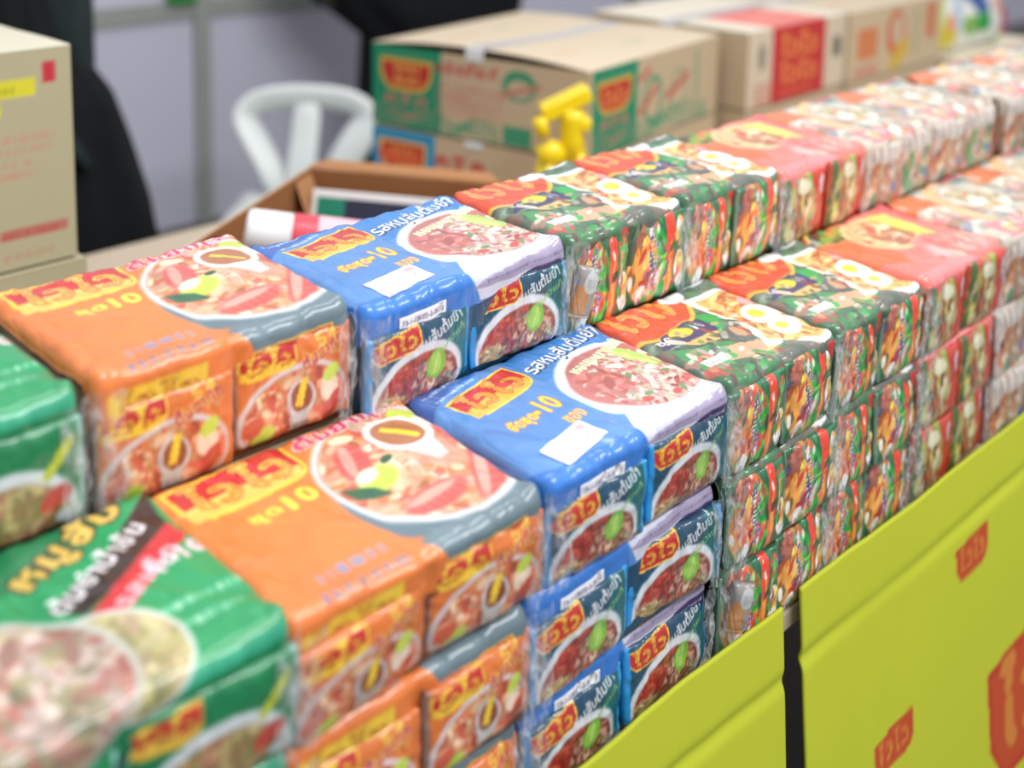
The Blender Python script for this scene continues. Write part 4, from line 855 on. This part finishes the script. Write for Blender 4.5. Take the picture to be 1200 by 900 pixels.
bag('snack_bag', 'yellowish green and white snack bag standing on the low carton, nearer the kraft carton', .27, .30, .05, bag_c(1), (3.05, 1.25, -.150), -.1, -.12)
bag('snack_bag', 'blue, green and white snack bag standing on the low carton, farther along', .29, .30, .05, bag_c(2), (3.36, 1.245, -.150), -.1, -.12)

# ------------------------------------------------------------------ white plastic chair
ch = thing('plastic_chair', 'white moulded plastic chair by the lavender partition', 'chair', (1.27, 2.76, FLOOR - .0), math.radians(-46)); ch.scale = (1, 1, .97)
SH = .42
def rib(pts, rad, flat, name):
    return MB().tube(pts, rad, 14, flat).build(name, M_white_plastic, ch, 0, True, subsurf=1)
arch = [(-.085, .20, SH - .01), (-.125, .222, SH + .08), (-.175, .24, SH + .17), (-.222, .256, SH + .245), (-.232, .262, SH + .285), (-.20, .27, SH + .325), (-.12, .275, SH + .348), (0, .277, SH + .354)]
arch = arch + [(-x, y, z) for x, y, z in arch[-2::-1]]
MB().tube(arch, [.062, .066, .07, .068, .062, .06, .06, .06] + [.06]*3 + [.068, .07, .066, .062], 14, .45).build('backrest', M_white_plastic, ch, 0, True, subsurf=1)
MB().tube([(-.02, .20, SH - .01), (-.012, .225, SH + .11), (0, .25, SH + .22), (.006, .27, SH + .345)], [.062, .054, .05, .06], 12, .32).build('back_slat', M_white_plastic, ch, 0, True, subsurf=1)
nu, nv = 14, 14; sa = np.linspace(-1, 1, nu)[:, None]; sb = np.linspace(-1, 1, nv)[None, :]
Xs = sa*.23*(1 - .1*(sb + 1)/2) + 0*sb; Ys = sb*.21 + 0*sa; Zs = SH - .02*(1 - sa**2) - .015*np.clip(-sb - .6, 0, 1)*2 + 0*sb
Vs = np.stack([Xs, Ys, Zs], -1).reshape(-1, 3); V2 = Vs.copy(); V2[:, 2] -= .018; n = len(Vs)
Fs = [tuple(f) for f in grid_faces(nu, nv)] + [tuple(i + n for i in f[::-1]) for f in grid_faces(nu, nv)]
I = np.arange(n).reshape(nu, nv); ring = np.concatenate([I[:, 0], I[-1, 1:], I[-2::-1, -1], I[0, -2:0:-1]])
for k in range(len(ring)):
    j = (k + 1) % len(ring); Fs.append((int(ring[k]), int(ring[k]) + n, int(ring[j]) + n, int(ring[j])))
link('seat', mesh('seat', np.concatenate([Vs, V2]), Fs), M_white_plastic, ch)
for sx in (-1, 1):
    for sy in (-1, 1):
        MB().tube([(sx*.20, sy*.185, SH - .012), (sx*.215, sy*.2, SH*.5), (sx*.235, sy*.225, .0)], [.03, .027, .022], 10, .8).build('leg', M_white_plastic, ch)

# ------------------------------------------------------------------ dark garments draped over stools
def garment(name, label, loc, rz, prof, mat, seed, extra=None):
    """prof: list of (z, half width, half depth, x shift) from floor up; folds run down it"""
    root = thing(name, label, 'clothing', loc, rz); n = 64; V = []; F = []
    P = np.array(prof); zz = np.linspace(P[0, 0], P[-1, 0], 60)
    for z in zz:
        w_, d_, sx = (np.interp(z, P[:, 0], P[:, i]) for i in (1, 2, 3))
        for k in range(n):
            a = 2*math.pi*k/n; q = 1 + .05*math.sin(7*a + seed + z*2) + .03*math.sin(13*a + seed*2 - z*5)
            V.append((sx + w_*q*math.copysign(abs(math.cos(a))**.8, math.cos(a)), d_*q*math.copysign(abs(math.sin(a))**.8, math.sin(a)), z))
    m_ = len(zz)
    for r_ in range(m_ - 1):
        for k in range(n):
            j = (k + 1) % n; F.append((r_*n + k, r_*n + j, (r_ + 1)*n + j, (r_ + 1)*n + k))
    F.append(tuple(range(n))[::-1]); F.append(tuple(range((m_ - 1)*n, m_*n)))
    link('cloth_body', mesh('cloth_body', V, F), mat, root)
    return root
g1 = garment('draped_coat', 'long black coat draped at full length between the pale carton and the partition', (.325, 2.75, FLOOR), math.radians(-44), [(0, .40, .2, 0), (.3, .38, .18, 0), (.62, .325, .17, 0), (.80, .28, .16, -.01), (.95, .25, .15, -.03), (1.04, .215, .14, -.06), (1.16, .17, .12, -.10), (1.3, .15, .1, -.12), (1.36, .06, .06, -.12)], M_black, 2)
MB().tube([(-.32, -.15, 1.16), (-.16, -.19, 1.10), (-.02, -.19, 1.02), (.12, -.185, .90), (.2, -.16, .78)], [.05, .055, .05, .045, .03], 12, .45).build('lapel', M_grey_cloth, g1)
MB().box(-.36, -.02, 1.0, .16, .1, 1.38).build('hood', M_grey_cloth, g1, .03)
g2 = garment('draped_coat', 'black coat bunched up behind the green banded carton', (2.33, 3.34, FLOOR), math.radians(-44), [(0, .36, .2, .12), (.5, .34, .2, .12), (.84, .33, .2, .12), (.95, .40, .22, .06), (1.02, .46, .22, .01), (1.10, .50, .21, -.02), (1.2, .52, .2, -.03), (1.35, .45, .15, -.02), (1.45, .2, .1, .0)], M_black, 5)
MB().tube([(-.33, -.19, .98), (-.355, -.215, 1.05), (-.37, -.215, 1.2), (-.31, -.15, 1.38)], [.035]*4, 10, .3).build('strap', M_olive, g2)

# ------------------------------------------------------------------ partition wall, posts, floor
WY = 3.95
def struct(name, mb, mat, bev=.0):
    o = mb.build(name, mat, None, bev, False); o['kind'] = 'structure'; return o
struct('floor', MB().box(-6, -5, FLOOR - .05, 14, 8, FLOOR), M_floor)
struct('wall_back', MB().box(-4, WY, FLOOR, 13, WY + .03, 1.4), M_wall)
struct('trim_1', MB().box(-4, WY - .016, -.20, 13, WY, -.118), M_alu)
for i, x in enumerate((-1.35, .15, 1.655, 3.15, 4.65, 6.15, 7.65)):
    struct('trim_%d' % (i + 2), MB().box(x - .036, WY - .034, FLOOR, x + .036, WY - .0005, 1.42), M_alu, .006)
k = thing('clamp', 'small green clamp on the grey partition post', 'clamp', (1.555, WY - .016, -.125))
MB().box(-.07, -.04, 0, .06, .0, .11).build('jaw', M_green, k, .01); MB().tube([(0, -.02, .1), (0, -.02, .2)], .012, 10).build('screw', M_green, k)

# ------------------------------------------------------------------ camera
cam = bpy.data.cameras.new('camera'); co = bpy.data.objects.new('camera', cam); COL.objects.link(co); SC.camera = co
Fv = Vector((.71627477, .68117998, -.1514737)); Rv = Vector((.69098425, -.72265368, .01767548)); Uv = Vector((.09742284, .11732644, .98830324))
co.matrix_world = Matrix(((Rv.x, Uv.x, -Fv.x, -1.38126553), (Rv.y, Uv.y, -Fv.y, -.80083138), (Rv.z, Uv.z, -Fv.z, .65828092), (0, 0, 0, 1)))
cam.sensor_width = 36; cam.lens = 1503.7/1200*36; cam.shift_y = -428.4/1200; cam.clip_start = .05
cam.dof.use_dof = True; cam.dof.focus_distance = 1.58; cam.dof.aperture_fstop = 1.95

# ------------------------------------------------------------------ light: a bright overcast hall
wd = bpy.data.worlds.new('bright_hall'); SC.world = wd; wd.use_nodes = True; nt = wd.node_tree; bg = nt.nodes['Background']
tc = nt.nodes.new('ShaderNodeTexCoord'); sp = nt.nodes.new('ShaderNodeSeparateXYZ'); rm = nt.nodes.new('ShaderNodeValToRGB')
nt.links.new(tc.outputs['Generated'], sp.inputs[0]); mr = nt.nodes.new('ShaderNodeMapRange'); mr.inputs[1].default_value = -1; mr.inputs[2].default_value = 1
nt.links.new(sp.outputs['Z'], mr.inputs[0]); nt.links.new(mr.outputs[0], rm.inputs[0]); nt.links.new(rm.outputs[0], bg.inputs[0])
e0 = rm.color_ramp.elements; e0[0].position = .45; e0[0].color = (.35, .35, .36, 1); e0[1].position = 1.0; e0[1].color = (1.0, 1.0, 1.02, 1)
x_ = e0.new(.55); x_.color = (.62, .63, .66, 1)
bg.inputs[1].default_value = 1.0
def area(name, loc, rot, sx, sy, en, col=(1, 1, 1)):
    l = bpy.data.lights.new(name, 'AREA'); l.shape = 'RECTANGLE'; l.size = sx; l.size_y = sy; l.energy = en; l.color = col
    o = bpy.data.objects.new(name, l); COL.objects.link(o); o.location = loc; o.rotation_euler = rot; return o
area('added_fill_lamp', (.3, .4, 2.9), (0, 0, 0), 3.5, .5, 60); area('added_fill_lamp', (.6, -2.2, 2.7), (math.radians(40), 0, 0), 3.5, .5, 135)  # unseen area lamps added: one overhead, one to brighten the front faces
SC.view_settings.view_transform = 'Standard'; SC.view_settings.look = 'None'; SC.view_settings.exposure = -.15; SC.view_settings.gamma = 1; SC.view_settings.use_curve_mapping = False
